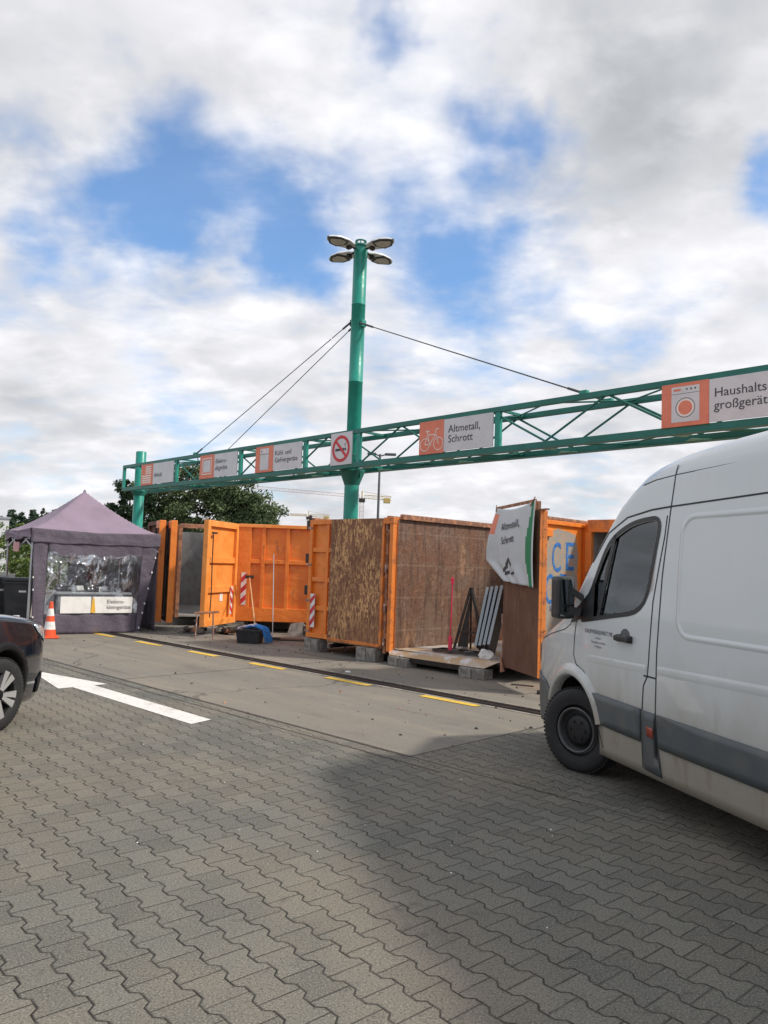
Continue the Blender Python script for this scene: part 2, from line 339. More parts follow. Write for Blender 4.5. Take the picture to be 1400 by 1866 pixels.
    hgt = t.m('ADD', hgt, t.m('MULTIPLY', rnd, .35))
    t.put(b.inputs['Normal'], t.bump(hgt, .008, .8)); return m
M['pavers'] = pavers()
M['asphalt'] = pm('asphalt', (.07,.07,.068), .9, 0, (.10,.098,.09), 1.5, bump=.003, bscale=60)
M['far_ground'] = pm('far_ground', (.09,.11,.05), .95, 0, (.06,.075,.03), .2, bump=.01, bscale=3)
def paint(name, col, wear):
    m, t, b = base(name); o = t.new('ShaderNodeTexCoord').outputs['Object']
    c = t.mix(t.ramp(t.noise(o, 22, 5, .7), .5, .72, 0, wear), col, (.19,.175,.15))
    c = t.mix(t.ramp(t.noise(o, 3, 4, .6), .5, .75, 0, wear*.6), c, (.22,.20,.17))
    t.put(b.inputs['Base Color'], c); b.inputs['Roughness'].default_value = .7
    t.put(b.inputs['Normal'], t.bump(t.noise(o, 60, 3), .002)); return m
M['pw'] = paint('white_road_paint', (.70,.68,.64), .62); M['py'] = paint('yellow_road_paint', (.70,.45,.045), .8)
M['gutter'] = pm('drain_grate_iron', (.045,.035,.035), .7, .2, (.09,.06,.05), 12, stretch=(1, 1, 1))
M['edge_stone'] = pm('drain_edge_concrete', (.27,.25,.215), .85, 0, (.17,.155,.135), 7, .4, .65)
# ---------------------------------------------------------------- mesh helpers
I4 = Matrix.Identity(4)
def Tr(x, y, z): return Matrix.Translation((x, y, z))
def Rt(a, ax): return Matrix.Rotation(R(a), 4, ax)
class MB:
    def __init__(s, *mats): s.v = []; s.f = []; s.mi = []; s.M = I4.copy(); s.mats = list(mats); s.smooth = []
    def add(s, vs, fs, mi=0, sm=False):
        o = len(s.v); s.v += [tuple(s.M @ Vector(p)) for p in vs]
        for i, f in enumerate(fs):
            s.f.append(tuple(o+k for k in f)); s.mi.append(mi[i] if isinstance(mi, (list, tuple)) else mi); s.smooth.append(sm)
        return s
    def box(s, x0, x1, y0, y1, z0, z1, mi=0):
        vs = [(x0,y0,z0),(x1,y0,z0),(x1,y1,z0),(x0,y1,z0),(x0,y0,z1),(x1,y0,z1),(x1,y1,z1),(x0,y1,z1)]
        # faces: -x +x -y +y -z +z
        return s.add(vs, [(0,4,7,3),(1,2,6,5),(0,1,5,4),(3,7,6,2),(0,3,2,1),(4,5,6,7)], mi)
    def bbox(s, x0, x1, y0, y1, z0, z1, b=.01, mi=0):
        bm = bmesh.new(); bmesh.ops.create_cube(bm, size=1)
        for v in bm.verts: v.co = Vector(((x0+x1)/2+v.co.x*(x1-x0), (y0+y1)/2+v.co.y*(y1-y0), (z0+z1)/2+v.co.z*(z1-z0)))
        bmesh.ops.bevel(bm, geom=list(bm.edges), offset=b, segments=2, profile=.6, affect='EDGES')
        s.bm(bm, mi); return s
    def bm(s, bm, mi=0, sm=False):
        bm.verts.index_update(); s.add([v.co[:] for v in bm.verts], [[v.index for v in f.verts] for f in bm.faces], mi, sm); bm.free()
    def tube(s, p, q, r, n=10, mi=0, r2=None, cap=True, sm=True):
        p = Vector(p); q = Vector(q); d = (q-p).normalized(); a = d.orthogonal().normalized(); b = d.cross(a)
        r2 = r if r2 is None else r2; vs = []
        for c, rr in ((p, r), (q, r2)):
            for i in range(n):
                t = 2*math.pi*i/n; vs.append(c+a*math.cos(t)*rr+b*math.sin(t)*rr)
        s.add(vs, [(i, (i+1) % n, n+(i+1) % n, n+i) for i in range(n)], mi, sm)
        if cap: s.add(vs, [tuple(range(n-1, -1, -1)), tuple(range(n, 2*n))], mi)
        return s
    def path(s, pts, r, n=6, mi=0):
        for a, b in zip(pts, pts[1:]): s.tube(a, b, r, n, mi)
        return s
    def bar(s, p, q, wx, wz, mi=0, up=(0, 0, 1)):
        p = Vector(p); q = Vector(q); d = (q-p); L = d.length; d.normalize(); up = Vector(up)
        x = d.cross(up)
        if x.length < 1e-4: x = d.orthogonal()
        x.normalize(); z = x.cross(d)
        vs = []
        for c in (p, q):
            for a, b in ((-1,-1),(1,-1),(1,1),(-1,1)): vs.append(c+x*a*wx/2+z*b*wz/2)
        return s.add(vs, [(0,3,2,1),(4,5,6,7),(0,1,5,4),(1,2,6,5),(2,3,7,6),(3,0,4,7)], mi)
    def lathe(s, prof, n=24, mi=0, sm=True, axis='Z', mis=None):
        vs = []; fs = []; ml = []
        for (r, h) in prof:
            for i in range(n):
                a = 2*math.pi*i/n
                if axis == 'Z': vs.append((r*math.cos(a), r*math.sin(a), h))
                else: vs.append((r*math.cos(a), h, r*math.sin(a)))
        for j in range(len(prof)-1):
            for i in range(n):
                f = (j*n+i, j*n+(i+1) % n, (j+1)*n+(i+1) % n, (j+1)*n+i)
                fs.append(f if axis == 'Z' else f[::-1]); ml.append(mis[j] if mis else mi)
        return s.add(vs, fs, ml, sm)
    def grid(s, fn, nu, nv, mi=0, sm=True):
        vs = [fn(i/nu, j/nv) for j in range(nv+1) for i in range(nu+1)]
        fs = [(j*(nu+1)+i, j*(nu+1)+i+1, (j+1)*(nu+1)+i+1, (j+1)*(nu+1)+i) for j in range(nv) for i in range(nu)]
        return s.add(vs, fs, mi, sm)
    def prism(s, pts, y0, y1, mi=0):        # polygon in XZ extruded along Y
        n = len(pts); vs = [(x, y0, z) for x, z in pts]+[(x, y1, z) for x, z in pts]
        tri = tessellate_polygon([[Vector((x, z, 0)) for x, z in pts]])
        fs = [tuple(t) for t in tri]+[tuple(n+k for k in t[::-1]) for t in tri]+[(i, (i+1) % n, n+(i+1) % n, n+i) for i in range(n)]
        return s.add(vs, fs, mi)
    def build(s, name, parent=None, label=None, fix=True):
        me = bpy.data.meshes.new(name); me.from_pydata(s.v, [], s.f); me.validate(); me.update()
        for m_ in s.mats: me.materials.append(M[m_] if isinstance(m_, str) else m_)
        if len(me.polygons) == len(s.mi):
            me.polygons.foreach_set('material_index', s.mi); me.polygons.foreach_set('use_smooth', s.smooth)
        if fix:
            bm = bmesh.new(); bm.from_mesh(me); bmesh.ops.recalc_face_normals(bm, faces=bm.faces); bm.to_mesh(me); bm.free()
        o = bpy.data.objects.new(name, me); C.objects.link(o)
        if parent: o.parent = parent
        if label: o['label'] = label
        return o
def tag(o, label=None, cat=None, group=None, kind=None):
    for k, v in (('label', label), ('category', cat), ('group', group), ('kind', kind)):
        if v: o[k] = v
    return o
def empty(name, loc, rz=0, label=None, cat=None, group=None):
    o = bpy.data.objects.new(name, None); C.objects.link(o); o.location = loc; o.rotation_euler = (0, 0, R(rz)); o.empty_display_size = .2
    return tag(o, label, cat, group)
def copy_tree(o, parent=None):
    c = o.copy(); C.objects.link(c); c.parent = parent
    for ch in list(o.children): copy_tree(ch, c)
    return c
def text(name, body, size, mat, parent, mtx, align='LEFT', ext=.002, spacing=1.0, label=None, line=1.0, xs=1.0):
    cu = bpy.data.curves.new(name, 'FONT'); cu.body = body; cu.size = size; cu.align_x = align; cu.extrude = ext
    cu.space_character = spacing; cu.space_line = line; cu.resolution_u = 3
    to = bpy.data.objects.new(name+'_tmp', cu); C.objects.link(to)
    bpy.context.view_layer.update()
    me = bpy.data.meshes.new_from_object(to.evaluated_get(bpy.context.evaluated_depsgraph_get()))
    bpy.data.objects.remove(to); bpy.data.curves.remove(cu)
    me.transform(mtx @ Matrix.Scale(xs, 4, (1, 0, 0))); me.materials.clear(); me.materials.append(M[mat]); me.name = name
    o = bpy.data.objects.new(name, me); C.objects.link(o); o.parent = parent
    if label: o['label'] = label
    return o
UP = Rt(90, 'X')                                              # text plane XY -> XZ, facing -Y
# ================================================================ SETTING
e = Vector((math.sin(R(44.3)), -math.cos(R(44.3)), 0)) if False else Vector((.717, -.697, 0))
n = Vector((.697, .717, 0))
def en(a, b, z=0): return e*a+n*b+Vector((0, 0, z))
def sheet(name, pts, z, mat, cell=None):
    mb = MB(mat); mb.add([(p[0], p[1], z) for p in pts], [tuple(range(len(pts)))]); o = mb.build(name); tag(o, kind='structure'); 
    if o.data.polygons[0].normal.z < 0: o.data.flip_normals()
    return o
sheet('ground', [(-1500,-1500),(1500,-1500),(1500,1500),(-1500,1500)], -.008, 'far_ground')
sheet('yard_asphalt', [(-60,-40),(60,-40),(60,60),(-60,60)], -.004, 'asphalt')
sheet('paved_yard', [en(-40,-40),en(40,-40),en(40,5.05),en(-40,5.05)], 0, 'pavers')
sheet('concrete_apron', [en(-40,5.05),en(30,5.05),en(30,40),en(-40,40)], 0, 'concrete')
sheet('paved_yard', [en(-4.48,5.05),en(30,5.05),en(30,6.9),en(-4.48,6.9)], .004, 'pavers')
sheet('joint_line', [en(-4.50,5.05),en(-4.48,5.05),en(-4.48,6.9),en(-4.50,6.9)], .0045, 'gutter')
# row of edging stones between pavers and concrete
mb = MB('edge_stone')
sheet('joint_line', [en(-40,5.035),en(-4.48,5.035),en(-4.48,5.055),en(-40,5.055)], .0075, 'gutter')
sheet('paver_seam', [en(-40,4.86),en(-4.0,4.86),en(-4.0,4.872),en(-40,4.872)], .003, 'gutter')
# drain: concrete lips and an iron slotted grate between
sheet('drain_edge', [en(-40,7.57),en(30,7.57),en(30,7.97),en(-40,7.97)], .004, 'edge_stone')
g_ = MB('gutter'); g_.add([en(-40,7.64,.007),en(30,7.64,.007),en(30,7.86,.007),en(-40,7.86,.007)], [(0,1,2,3)]); tag(g_.build('drain_channel'), kind='structure')
g_ = MB('steel_dark')
for yy in (7.655, 7.70, 7.79, 7.84): g_.bar(en(-40, yy, .013), en(30, yy, .013), .018, .012)
tag(g_.build('drain_rail'), kind='structure')
for k in range(-7, 9):
    a = -6.49+1.83*k
    if -17 < a < 16:
        j = random.uniform(-.02, .02); sheet('yellow_marking', [en(a,7.43+j),en(a+.88,7.43),en(a+.88,7.56+j),en(a,7.56)], .006, 'py')
sheet('white_arrow_marking', [en(-9.40,4.27),en(-6.71,4.27),en(-6.78,4.545),en(-9.40,4.545)], .004, 'pw')
sheet('white_arrow_marking', [en(-9.402,4.09),en(-9.402,4.72),en(-11.1,4.41)], .004, 'pw')
# ================================================================ CONTAINERS
ROW = math.degrees(math.atan2(e.y, e.x))                      # local x along the row to the right, y away
def chevrons(name, parent, mtx, wdt, hgt, nst=5, flip=1):
    mb = MB('tapewhite', 'red'); mb.M = mtx
    mb.box(0, wdt, -.004, 0, 0, hgt, 0)
    st = hgt/nst
    for k in range(nst):
        z = k*st; h = st*.5; sl = wdt*1.0*flip
        pts = [(0, z+(0 if flip > 0 else wdt)), (wdt, z+(wdt if flip > 0 else 0)), (wdt, z+(wdt if flip > 0 else 0)+h), (0, z+(0 if flip > 0 else wdt)+h)]
        pts = [(x, min(hgt, zz)) for x, zz in pts]
        if pts[2][1]-pts[1][1] < .01 and pts[3][1]-pts[0][1] < .01: continue
        mb.add([(x, -.0065, zz) for x, zz in pts], [(0, 1, 2, 3)], 1)
    return mb.build(name, parent)
def door(parent, hx, hy, ang, L, z0, z1, side, cols, rows, outer='orange', inner='rust_bright', label=None, frame=.07, hinge=True, lockbar=False, rowz=None):
    """leaf hinged at (hx,hy) pointing along local angle ang; side=+1/-1 which face carries the ribs"""
    X = Tr(hx, hy, 0) @ Rt(ang, 'Z')
    mb = MB(outer, inner); mb.M = X; t = .018
    o_ = (0, 0, 0, 0, 0, 0); mi = [0, 0, 1 if side > 0 else 0, 0 if side > 0 else 1, 0, 0]
    mb.box(0, L, -t, t, z0, z1, mi)
    y0, y1 = (t, t+.07) if side > 0 else (-t-.07, -t)
    mb.bbox(-.004, frame, y0, y1, z0, z1, .008); mb.bbox(L-frame, L+.004, y0, y1, z0, z1, .008)
    mb.bbox(frame, L-frame, y0, y1-.004*side, z0, z0+frame, .006); mb.bbox(frame, L-frame, y0, y1-.004*side, z1-frame, z1+.003, .006)
    for c in range(1, cols):
        x = L*c/cols; mb.bbox(x-frame*.42, x+frame*.42, y0 if side > 0 else y0+.012, y1-.012 if side > 0 else y1, z0+frame, z1-frame, .006)
    zs = rowz if rowz else [z0+(z1-z0)*r/rows for r in range(1, rows)]
    for z in zs: mb.bbox(frame, L-frame, y0+(.018 if side < 0 else 0), y1-(.018 if side > 0 else 0), z-frame*.5, z+frame*.5, .008)
    d = mb.build('door', parent, label)
    if hinge:
        for z in (z0+.12, z0+.62*1.1, z0+1.35, z1-.15):
            h = MB('hinge'); h.M = X; h.tube((-.045, 0, z-.07), (-.045, 0, z+.07), .024, 8); h.box(-.045, .09, y0+.03*side if side > 0 else y0-.008, (y0+.045 if side > 0 else y0+.01), z-.02, z+.02)
            h.build('hinge', d)
    if lockbar:
        h = MB('steel_dark'); h.M = X; yy = (t+.10)*side
        h.tube((L-.16, yy, z0+.02), (L-.16, yy, z1-.02), .014, 8)
        for z in (z0+.1, z0+.9, z1-.1): h.box(L-.2, L-.12, yy-.02, yy+.02, z-.03, z+.03)
        h.tube((L-.16, yy, z0+.9), (L-.38, yy+.01*side, z0+.86), .011, 6)
        h.build('lock_bar', d)
    return d, X
def wall(parent, name, x0, y0, x1, y1, z0, z1, outer, inner, ribs, rows=1, side=1, label=None, rw=.06, frame=.08, rowz=None):
    """vertical wall from (x0,y0) to (x1,y1); ribs on its right-hand (side=-1) or left-hand side"""
    L = math.hypot(x1-x0, y1-y0); X = Tr(x0, y0, 0) @ Matrix.Rotation(math.atan2(y1-y0, x1-x0), 4, 'Z')
    mb = MB(outer, inner); mb.M = X; t = .012
    mb.box(0, L, -t, t, z0, z1, [0, 0, 1 if side > 0 else 0, 0 if side > 0 else 1, 0, 0])
    ya, yb = (t, t+.075) if side > 0 else (-t-.075, -t)
    if ribs:
        mb.bbox(0, frame, ya, yb, z0, z1, .008); mb.bbox(L-frame, L, ya, yb, z0, z1, .008)
        for i in range(1, ribs): mb.bbox(L*i/ribs-rw/2, L*i/ribs+rw/2, ya+(.01 if side < 0 else 0), yb-(.01 if side > 0 else 0), z0, z1, .006)
        mb.bbox(frame, L-frame, ya+.004, yb-.004, z0+.002, z0+frame*1.1, .008)
        for z in (rowz or []): mb.bbox(frame, L-frame, ya+(.02 if side < 0 else 0), yb-(.02 if side > 0 else 0), z-.05, z+.05, .012)
    return mb.build(name, parent)
def topframe(parent, W, L, z1, mat='rail_rust', s=.07):
    mb = MB(mat)
    mb.bbox(-.03, s, -.02, L, z1, z1+s, .008); mb.bbox(W-s, W+.03, -.02, L, z1, z1+s, .008)
    mb.bbox(s, W-s, L-s, L, z1, z1+s, .008)
    return mb.build('top_rail', parent)
def under(parent, W, L, z0):
    mb = MB('steel_dark')
    for x in (.55, W-.63): mb.box(x, x+.08, .12, L-.05, z0-.15, z0-.005)
    for y in range(int(L/.8)): mb.box(.05, W-.05, .25+y*.8, .31+y*.8, z0-.09, z0-.006)
    mb.tube((W*.3, -.02, z0-.12), (W*.3, .25, z0-.12), .035, 8); mb.tube((W*.68, -.03, z0-.12), (W*.68, .25, z0-.12), .035, 8)
    mb.path([(W*.5, .02, z0-.06), (W*.5, -.03, z0-.12), (W*.5+.03, -.01, z0-.17)], .015)
    return mb.build('underframe', parent)
Z0, Z1 = .25, 2.42
# --- container A: rusty, open towards the yard
PA = (.20, 13.03, 0)
WA = 2.33
cA = empty('skip_container', PA, ROW, 'open rusty scrap metal container, both doors swung wide, banner on its right door', 'container', 'waste containers standing in the row')
wall(cA, 'side_wall', .06, 0, .06, 6.2, Z0, Z1, 'orange', 'scraped', 8, side=1, rowz=[1.7])
WO = 2.56
sw = wall(cA, 'side_wall', WO, 1.72, WO, 6.2, Z0, Z1, 'orange', 'scraped', 6, side=-1, rowz=[1.7])
sw = MB('orange', 'scraped'); sw.box(WO-.012, WO+.012, .0, 1.72, Z0, Z1, [1,0,0,0,0,0]); sw.bbox(WO+.012, WO+.085, 0, .20, Z0, Z1, .01); sw.bbox(WO+.012, WO+.075, .20, .72, 2.16, 2.28, .01); sw.bbox(WO+.012, WO+.06, .2, 1.72, Z1-.07, Z1, .01); sw.bbox(WO+.012, WO+.07, .2, 1.72, Z0, Z0+.12, .01)
sw = sw.build('side_wall', cA, 'front bay of the orange side wall with rubbed grey patch and blue letters')
MB('orange').box(WA-.06, WO-.02, .0, .12, Z0-.05, Z1).build('door_frame', cA)
wall(cA, 'back_wall', .1, 6.2, WO, 6.2, Z0, Z1, 'orange', 'scraped', 4, side=1)
mb = MB('floor_steel', 'steel_dark'); mb.box(.08, WO-.02, -.02, 6.18, Z0-.03, Z0, [1,1,1,0,1,0])
mb.add([(-.06,-.03,Z0+.02),(.10,-.14,Z0-.09),(WA-.3,-.14,Z0-.09),(WA-.10,-.03,Z0+.02),(WA-.10,.02,Z0+.004),(-.0,.02,Z0+.004)], [(0,1,2,3,4,5)], 0)
mb.add([(.10,-.14,Z0-.09),(.10,-.12,Z0-.17),(WA-.3,-.12,Z0-.17),(WA-.3,-.14,Z0-.09)], [(0,1,2,3)], 1)
mb.build('floor', cA)
mb = MB('orange_worn', 'rail_rust'); mb.bbox(-.03, .05, -.10, .06, Z0-.05, Z1+.02, .01); mb.bbox(-.16, -.10, -.05, .02, Z0-.1, Z1+.02, .01, 1); mb.box(-.10, -.03, -.01, .0, Z0-.05, Z1-.02, 1)
for z in (.45, 1.0, 1.62, 2.2): mb.tube((-.07, -.06, z-.05), (-.07, -.06, z+.05), .03, 8, 1); mb.box(-.13, -.0, -.05, -.03, z-.02, z+.02, 1)
mb.bbox(-.17, .06, -.11, .08, Z1-.08, Z1+.03, .01, 0)
mb.build('corner_post', cA)
mb = MB('rail_rust'); mb.bbox(WA-.03, WA+.05, -.06, .06, Z0-.05, Z1+.02, .01); mb.build('corner_post', cA)
mb = MB('rail_rust'); mb.bbox(.05, .13, .06, 6.2, Z1-.0, Z1+.09, .01); mb.bbox(WO-.04, WO+.06, .0, 6.2, Z1, Z1+.05, .01); mb.bbox(.13, WO-.04, 6.12, 6.22, Z1, Z1+.09, .01); mb.build('top_rail', cA)
under(cA, WA, 6.2, Z0)
# left leaf folded right round in front of its neighbour: we see its rusty inside
dA, X = door(cA, -.17, -.06, 180.3, 1.36, Z0-.02, Z1+.02, -1, 3, 3, 'orange_worn', 'rust_bright', 'open door leaf folded back, flaking rusty brown inside')
mb = MB('orange_worn'); mb.M = X
mb.box(0, .05, .019, .028, Z0+.02, Z1-.02); mb.box(.05, 1.33, .019, .026, Z0-.0, Z0+.05)
mb.build('edge_strip', dA)
# right leaf swung out towards the yard
dB, X = door(cA, WA-.02, -.05, -32.6, 1.22, Z0-.02, Z1+.02, 1, 3, 3, 'orange_worn', 'rust_dark', 'right door leaf with dark rusty inside, swung out')
mb = MB('rail_rust'); mb.M = X; mb.add([(0,-.03,Z0+.12),(.16,-.03,Z0-.08),(0,-.03,Z0-.12)], [(0,1,2)]); mb.add([(0,-.045,Z0+.12),(.16,-.045,Z0-.08),(0,-.045,Z0-.12)], [(0,1,2)]); mb.build('gusset', dB)
# --- container C: closed orange, ribbed doors
cC = empty('skip_container', (-1.33, 14.62, 0), ROW, 'closed orange container with small square door panels, left of the folded rusty door', 'container', 'waste containers standing in the row')
WC = 2.14
wall(cC, 'side_wall', 0, .05, 0, 5.4, Z0, Z1, 'orange', 'inner_dark', 8, side=1, rowz=[1.6])
wall(cC, 'side_wall', WC-.12, .05, WC-.12, 5.4, Z0, Z1, 'orange', 'inner_dark', 8, side=-1, rowz=[1.6])
wall(cC, 'back_wall', 0, 5.4, WC-.12, 5.4, Z0, Z1, 'orange', 'inner_dark', 4, side=1)
mb = MB('steel_dark'); mb.box(.0, WC-.13, .0, 5.38, Z0-.03, Z0); mb.build('floor', cC)
topframe(cC, WC-.12, 5.4, Z1)
under(cC, WC-.1, 5.4, Z0)
dc1, X = door(cC, 0, 0, 0, 1.0, Z0, Z1+.02, -1, 2, 4, 'orange', 'inner_dark', 'left leaf of the closed doors, orange with eight square panels', frame=.085, rowz=[.80,1.33,1.88])
chevrons('chevron_marking', dc1, X @ Tr(.10, -.092, .44), .13, .62, 3)
dc2, X2 = door(cC, 2.02, 0, 180, 1.0, Z0, Z1+.02, 1, 2, 4, 'orange', 'inner_dark', frame=.085, rowz=[.80,1.33,1.88])
for z in (.35, 1.12, 1.72, 2.35): mb = MB('steel_dark'); mb.M = X; mb.bbox(-.10, .0, -.09, .0, z-.09, z+.09, .02); mb.build('hinge', dc1)
mb = MB('steel_dark'); mb.M = X; mb.tube((-.06, -.03, Z1-.02), (-.06, -.03, Z1+.12), .03, 8); mb.build('pin', dc1)
# --- container D: stands across, long ribbed side towards us, end door open
cD = empty('skip_container', (-3.32, 17.84, 0), 0, 'orange container turned broadside with broad rib panels, behind the black tub', 'container', 'waste containers standing in the row')
wall(cD, 'side_wall', 0, 0, 4.5, 0, Z0, Z1, 'orange', 'inner_dark', 8, side=-1, rowz=[1.62], rw=.085, frame=.28)
wall(cD, 'side_wall', 0, 2.15, 4.5, 2.15, Z0, Z1, 'orange', 'inner_dark', 8, side=1, rowz=[1.62])
wall(cD, 'back_wall', 4.5, 0, 4.5, 2.15, Z0, Z1, 'orange', 'inner_dark', 3, side=-1)
mb = MB('orange_light'); mb.bbox(-.02, 4.54, -.11, .0, Z1-.02, Z1+.06, .01); mb.bbox(-.02, 4.54, 2.12, 2.2, Z1-.02, Z1+.06, .01); mb.build('top_rail', cD)
mb = MB('steel_dark'); mb.box(0, 4.48, .02, 2.13, Z0-.03, Z0); mb.build('floor', cD)
mb = MB('steel_dark'); mb.box(.1, 4.4, .5, .58, Z0-.2, Z0-.03); mb.box(.1, 4.4, 1.5, 1.58, Z0-.2, Z0-.03)
for k in range(5): mb.box(.2+k, .27+k, .05, 2.1, Z0-.1, Z0-.031)
mb.build('underframe', cD)
dD, X = door(cD, -.09, -.05, 256.5, 1.58, Z0-.04, Z1+.05, 1, 1, 3, 'orange_light', 'inner_dark', 'end door leaf swung open with a chevron strip and small white notice', frame=.13, rowz=[1.62,.98], lockbar=False)
Xd = X @ Rt(180, 'Z')                                          # frame that reads left to right from the ribbed side
chevrons('chevron_marking', dD, Xd @ Tr(-.36, -.094, .42), .12, .62, 3, -1)
mb = MB('white'); mb.M = Xd; mb.box(-.75, -.6, -.026, -.019, .72, .88); mb.build('notice', dD)
mb = MB('steel_dark'); mb.M = Xd; mb.path([(-1.38, -.11, 2.2), (-1.40, -.12, 1.6), (-1.37, -.12, .9), (-1.38, -.11, .4)], .012); mb.box(-1.42, -1.2, -.12, -.09, 2.18, 2.22); mb.build('lock_bar', dD)
# chevron plate on the broad side
chevrons('chevron_marking', cD, Tr(.09, -.092, .62), .12, .74, 3)
# --- container F: dark inside, doors edge-on
cF = empty('skip_container', (-4.92, 18.75, 0), 20, 'open container with dark grey inside, between the tent and the broadside orange container', 'container', 'waste containers standing in the row')
WF = 1.40; LF = 4.4
wall(cF, 'side_wall', 0, 0, 0, LF, Z0, Z1, 'orange_worn', 'inner_dark', 7, side=1)
wall(cF, 'side_wall', WF, 0, WF, LF, Z0, Z1, 'orange_worn', 'inner_dark', 7, side=-1)
wall(cF, 'back_wall', 0, LF, WF, LF, Z0, Z1, 'orange_worn', 'inner_dark', 4, side=1)
mb = MB('inner_dark'); mb.box(0, WF, .0, LF, Z0-.03, Z0); mb.build('floor', cF)
mb = MB('rail_rust', 'inner_dark'); mb.bbox(-.05, WF+.05, -.06, .04, Z1-.05, Z1+.06, .01); mb.bbox(-.05, .03, .04, LF, Z1+.0, Z1+.05, .01); mb.bbox(WF-.03, WF+.05, .04, LF, Z1+.0, Z1+.05, .01); mb.build('top_rail', cF)
MB('rail_rust').bbox(-.07, .02, -.06, .03, Z0-.05, Z1-.05, .01).build('frame_post', cF); MB('rail_rust').bbox(WF-.02, WF+.07, -.06, .03, Z0-.05, Z1-.05, .01).build('frame_post', cF)
under(cF, WF, LF, Z0)
def leaf_between(N_, F_, label):
    Fv = Vector((*F_, 0)); Nv = Vector((*N_, 0)); iv = cF.matrix_basis.inverted(); a = iv @ Fv; b = iv @ Nv; d = b-a
    dd, X = door(cF, a.x, a.y, math.degrees(math.atan2(d.y, d.x)), d.length, Z0-.05, Z1+.05, -1, 1, 3, 'rust_dark', 'rust_dark', label, hinge=False, frame=.09)
    m_ = MB('orange'); m_.M = X; m_.bbox(d.length-.02, d.length+.05, -.105, .035, Z0-.06, Z1+.06, .012); m_.bbox(d.length-.35, d.length-.02, -.10, .03, Z1-.12, Z1+.055, .01); m_.build('edge_strip', dd)
    m_ = MB('steel_dark'); m_.M = X; m_.tube((d.length-.22, -.13, .4), (d.length-.22, -.13, 2.3), .022, 8); m_.path([(d.length-.3,-.12,1.9),(d.length-.15,-.14,1.6),(d.length-.25,-.12,1.45)], .012, 6); m_.build('lock_bar', dd)
cF.matrix_basis = cF.matrix_basis; bpy.context.view_layer.update()
leaf_between((-4.68,17.3), (-5.27,18.62), 'open leaf seen edge-on, orange rim')
leaf_between((-4.97,17.4), (-5.62,18.62), 'outer leaf folded edge-on beside the tent')
# --- container B: behind the van, lettered door leaf
PB = Vector((3.24, 12.45, 0))+e*.16
cB = empty('skip_container', PB, ROW, 'dark-inside container with orange rim, set back behind the van windscreen', 'container', 'waste containers standing in the row')
WB = 2.35; LB = 5.5
wall(cB, 'side_wall', 0, 0, 0, LB, Z0, Z1, 'orange', 'inner_dark', 8, side=1); wall(cB, 'side_wall', WB, 0, WB, LB, Z0, Z1, 'orange', 'inner_dark', 8, side=-1)
wall(cB, 'back_wall', 0, LB, WB, LB, Z0, Z1, 'orange', 'inner_dark', 4, side=1)
mb = MB('inner_dark'); mb.box(0, WB, .0, LB, Z0-.03, Z0); mb.build('floor', cB)
mb = MB('orange_worn', 'inner_dark'); mb.box(.0, WB, .02, LB, Z1, Z1+.03, [0,0,0,0,1,0]); mb.bbox(-.05, WB+.05, -.06, .04, Z1-.14, Z1+.06, .01); mb.build('roof', cB)  # unseen roof plate added to keep the inside dark; orange front rim is real
MB('orange_worn').bbox(-.09, .02, -.06, .03, Z0-.05, Z1-.14, .01).build('frame_post', cB); MB('orange_worn').bbox(WB-.02, WB+.07, -.06, .03, Z0-.05, Z1-.14, .01).build('frame_post', cB)
under(cB, WB, LB, Z0)
XA = Rt(90, 'Z') @ Rt(90, 'X')                                  # glyph x -> wall's +y, facing +x
mb = MB(pm('rubbed_grey_paint', (.30,.27,.235), .7, 0, (.40,.29,.20), 7, .48, .7, col3=(.7,.26,.06), scale3=9, lo3=.58, hi3=.66))
pp = [(.42,.35),(.36,1.1),(.40,1.55),(.44,1.95),(.62,2.2),(.95,2.30),(1.48,2.24),(1.58,1.9),(1.55,1.6),(1.60,1.3),(1.62,.9),(1.55,.5),(1.0,.33)]
mb.add([(WO+.0145, y, z) for y, z in pp], [tuple(range(len(pp)))]); mb.build('worn_patch', sw)
M['blueletters'] = pm('blue_letters', (.02,.12,.40), .6, 0, (.04,.19,.50), 14, .4, .6, col3=(.36,.30,.26), scale3=16, lo3=.60, hi3=.68)
for tx, sz, y_, z_, xs_l in (('C', .66, .78, 1.63, .62), ('E', .64, 1.16, 1.66, .95), ('O', .66, .60, 1.14, .60), ('P', .64, 1.0, 1.16, .9)):
    text('lettering', tx, sz, 'blueletters', sw, Tr(WO+.018, y_, z_) @ XA, xs=xs_l, ext=.0015)
# --- timber / concrete blocks under the containers
blk0 = None
def block(loc, rz, sx, label, top=.14, sy=.24, name='support_block'):
    o = MB('block').bbox(-sx/2, -.006, -sy/2, sy/2, 0, top, .012).bbox(.006, sx/2, -sy/2, sy/2, 0, top-.004, .012).build(name)
    o.location = loc; o.rotation_euler = (0, 0, R(rz)); return tag(o, label, 'block', 'blocks under the containers')
def fr(P, W, x, y): return Vector(P)+e*x+n*y
block(fr((-1.33,14.62,0),0,.22,-.02), ROW-3, .40, 'worn block under the left corner of the closed orange container', .235)
block(fr((-1.33,14.62,0),0,1.75,-.12), ROW+4, .44, 'worn block under the foot of the folded rusty door', .225)
block(fr(PA,0,.32,-.06), ROW-4, .46, 'grey block under the left end of the open container floor', .15)
block(fr(PA,0,1.85,-.10), ROW+3, .46, 'squat grey block under the right end of the open container floor', .15)
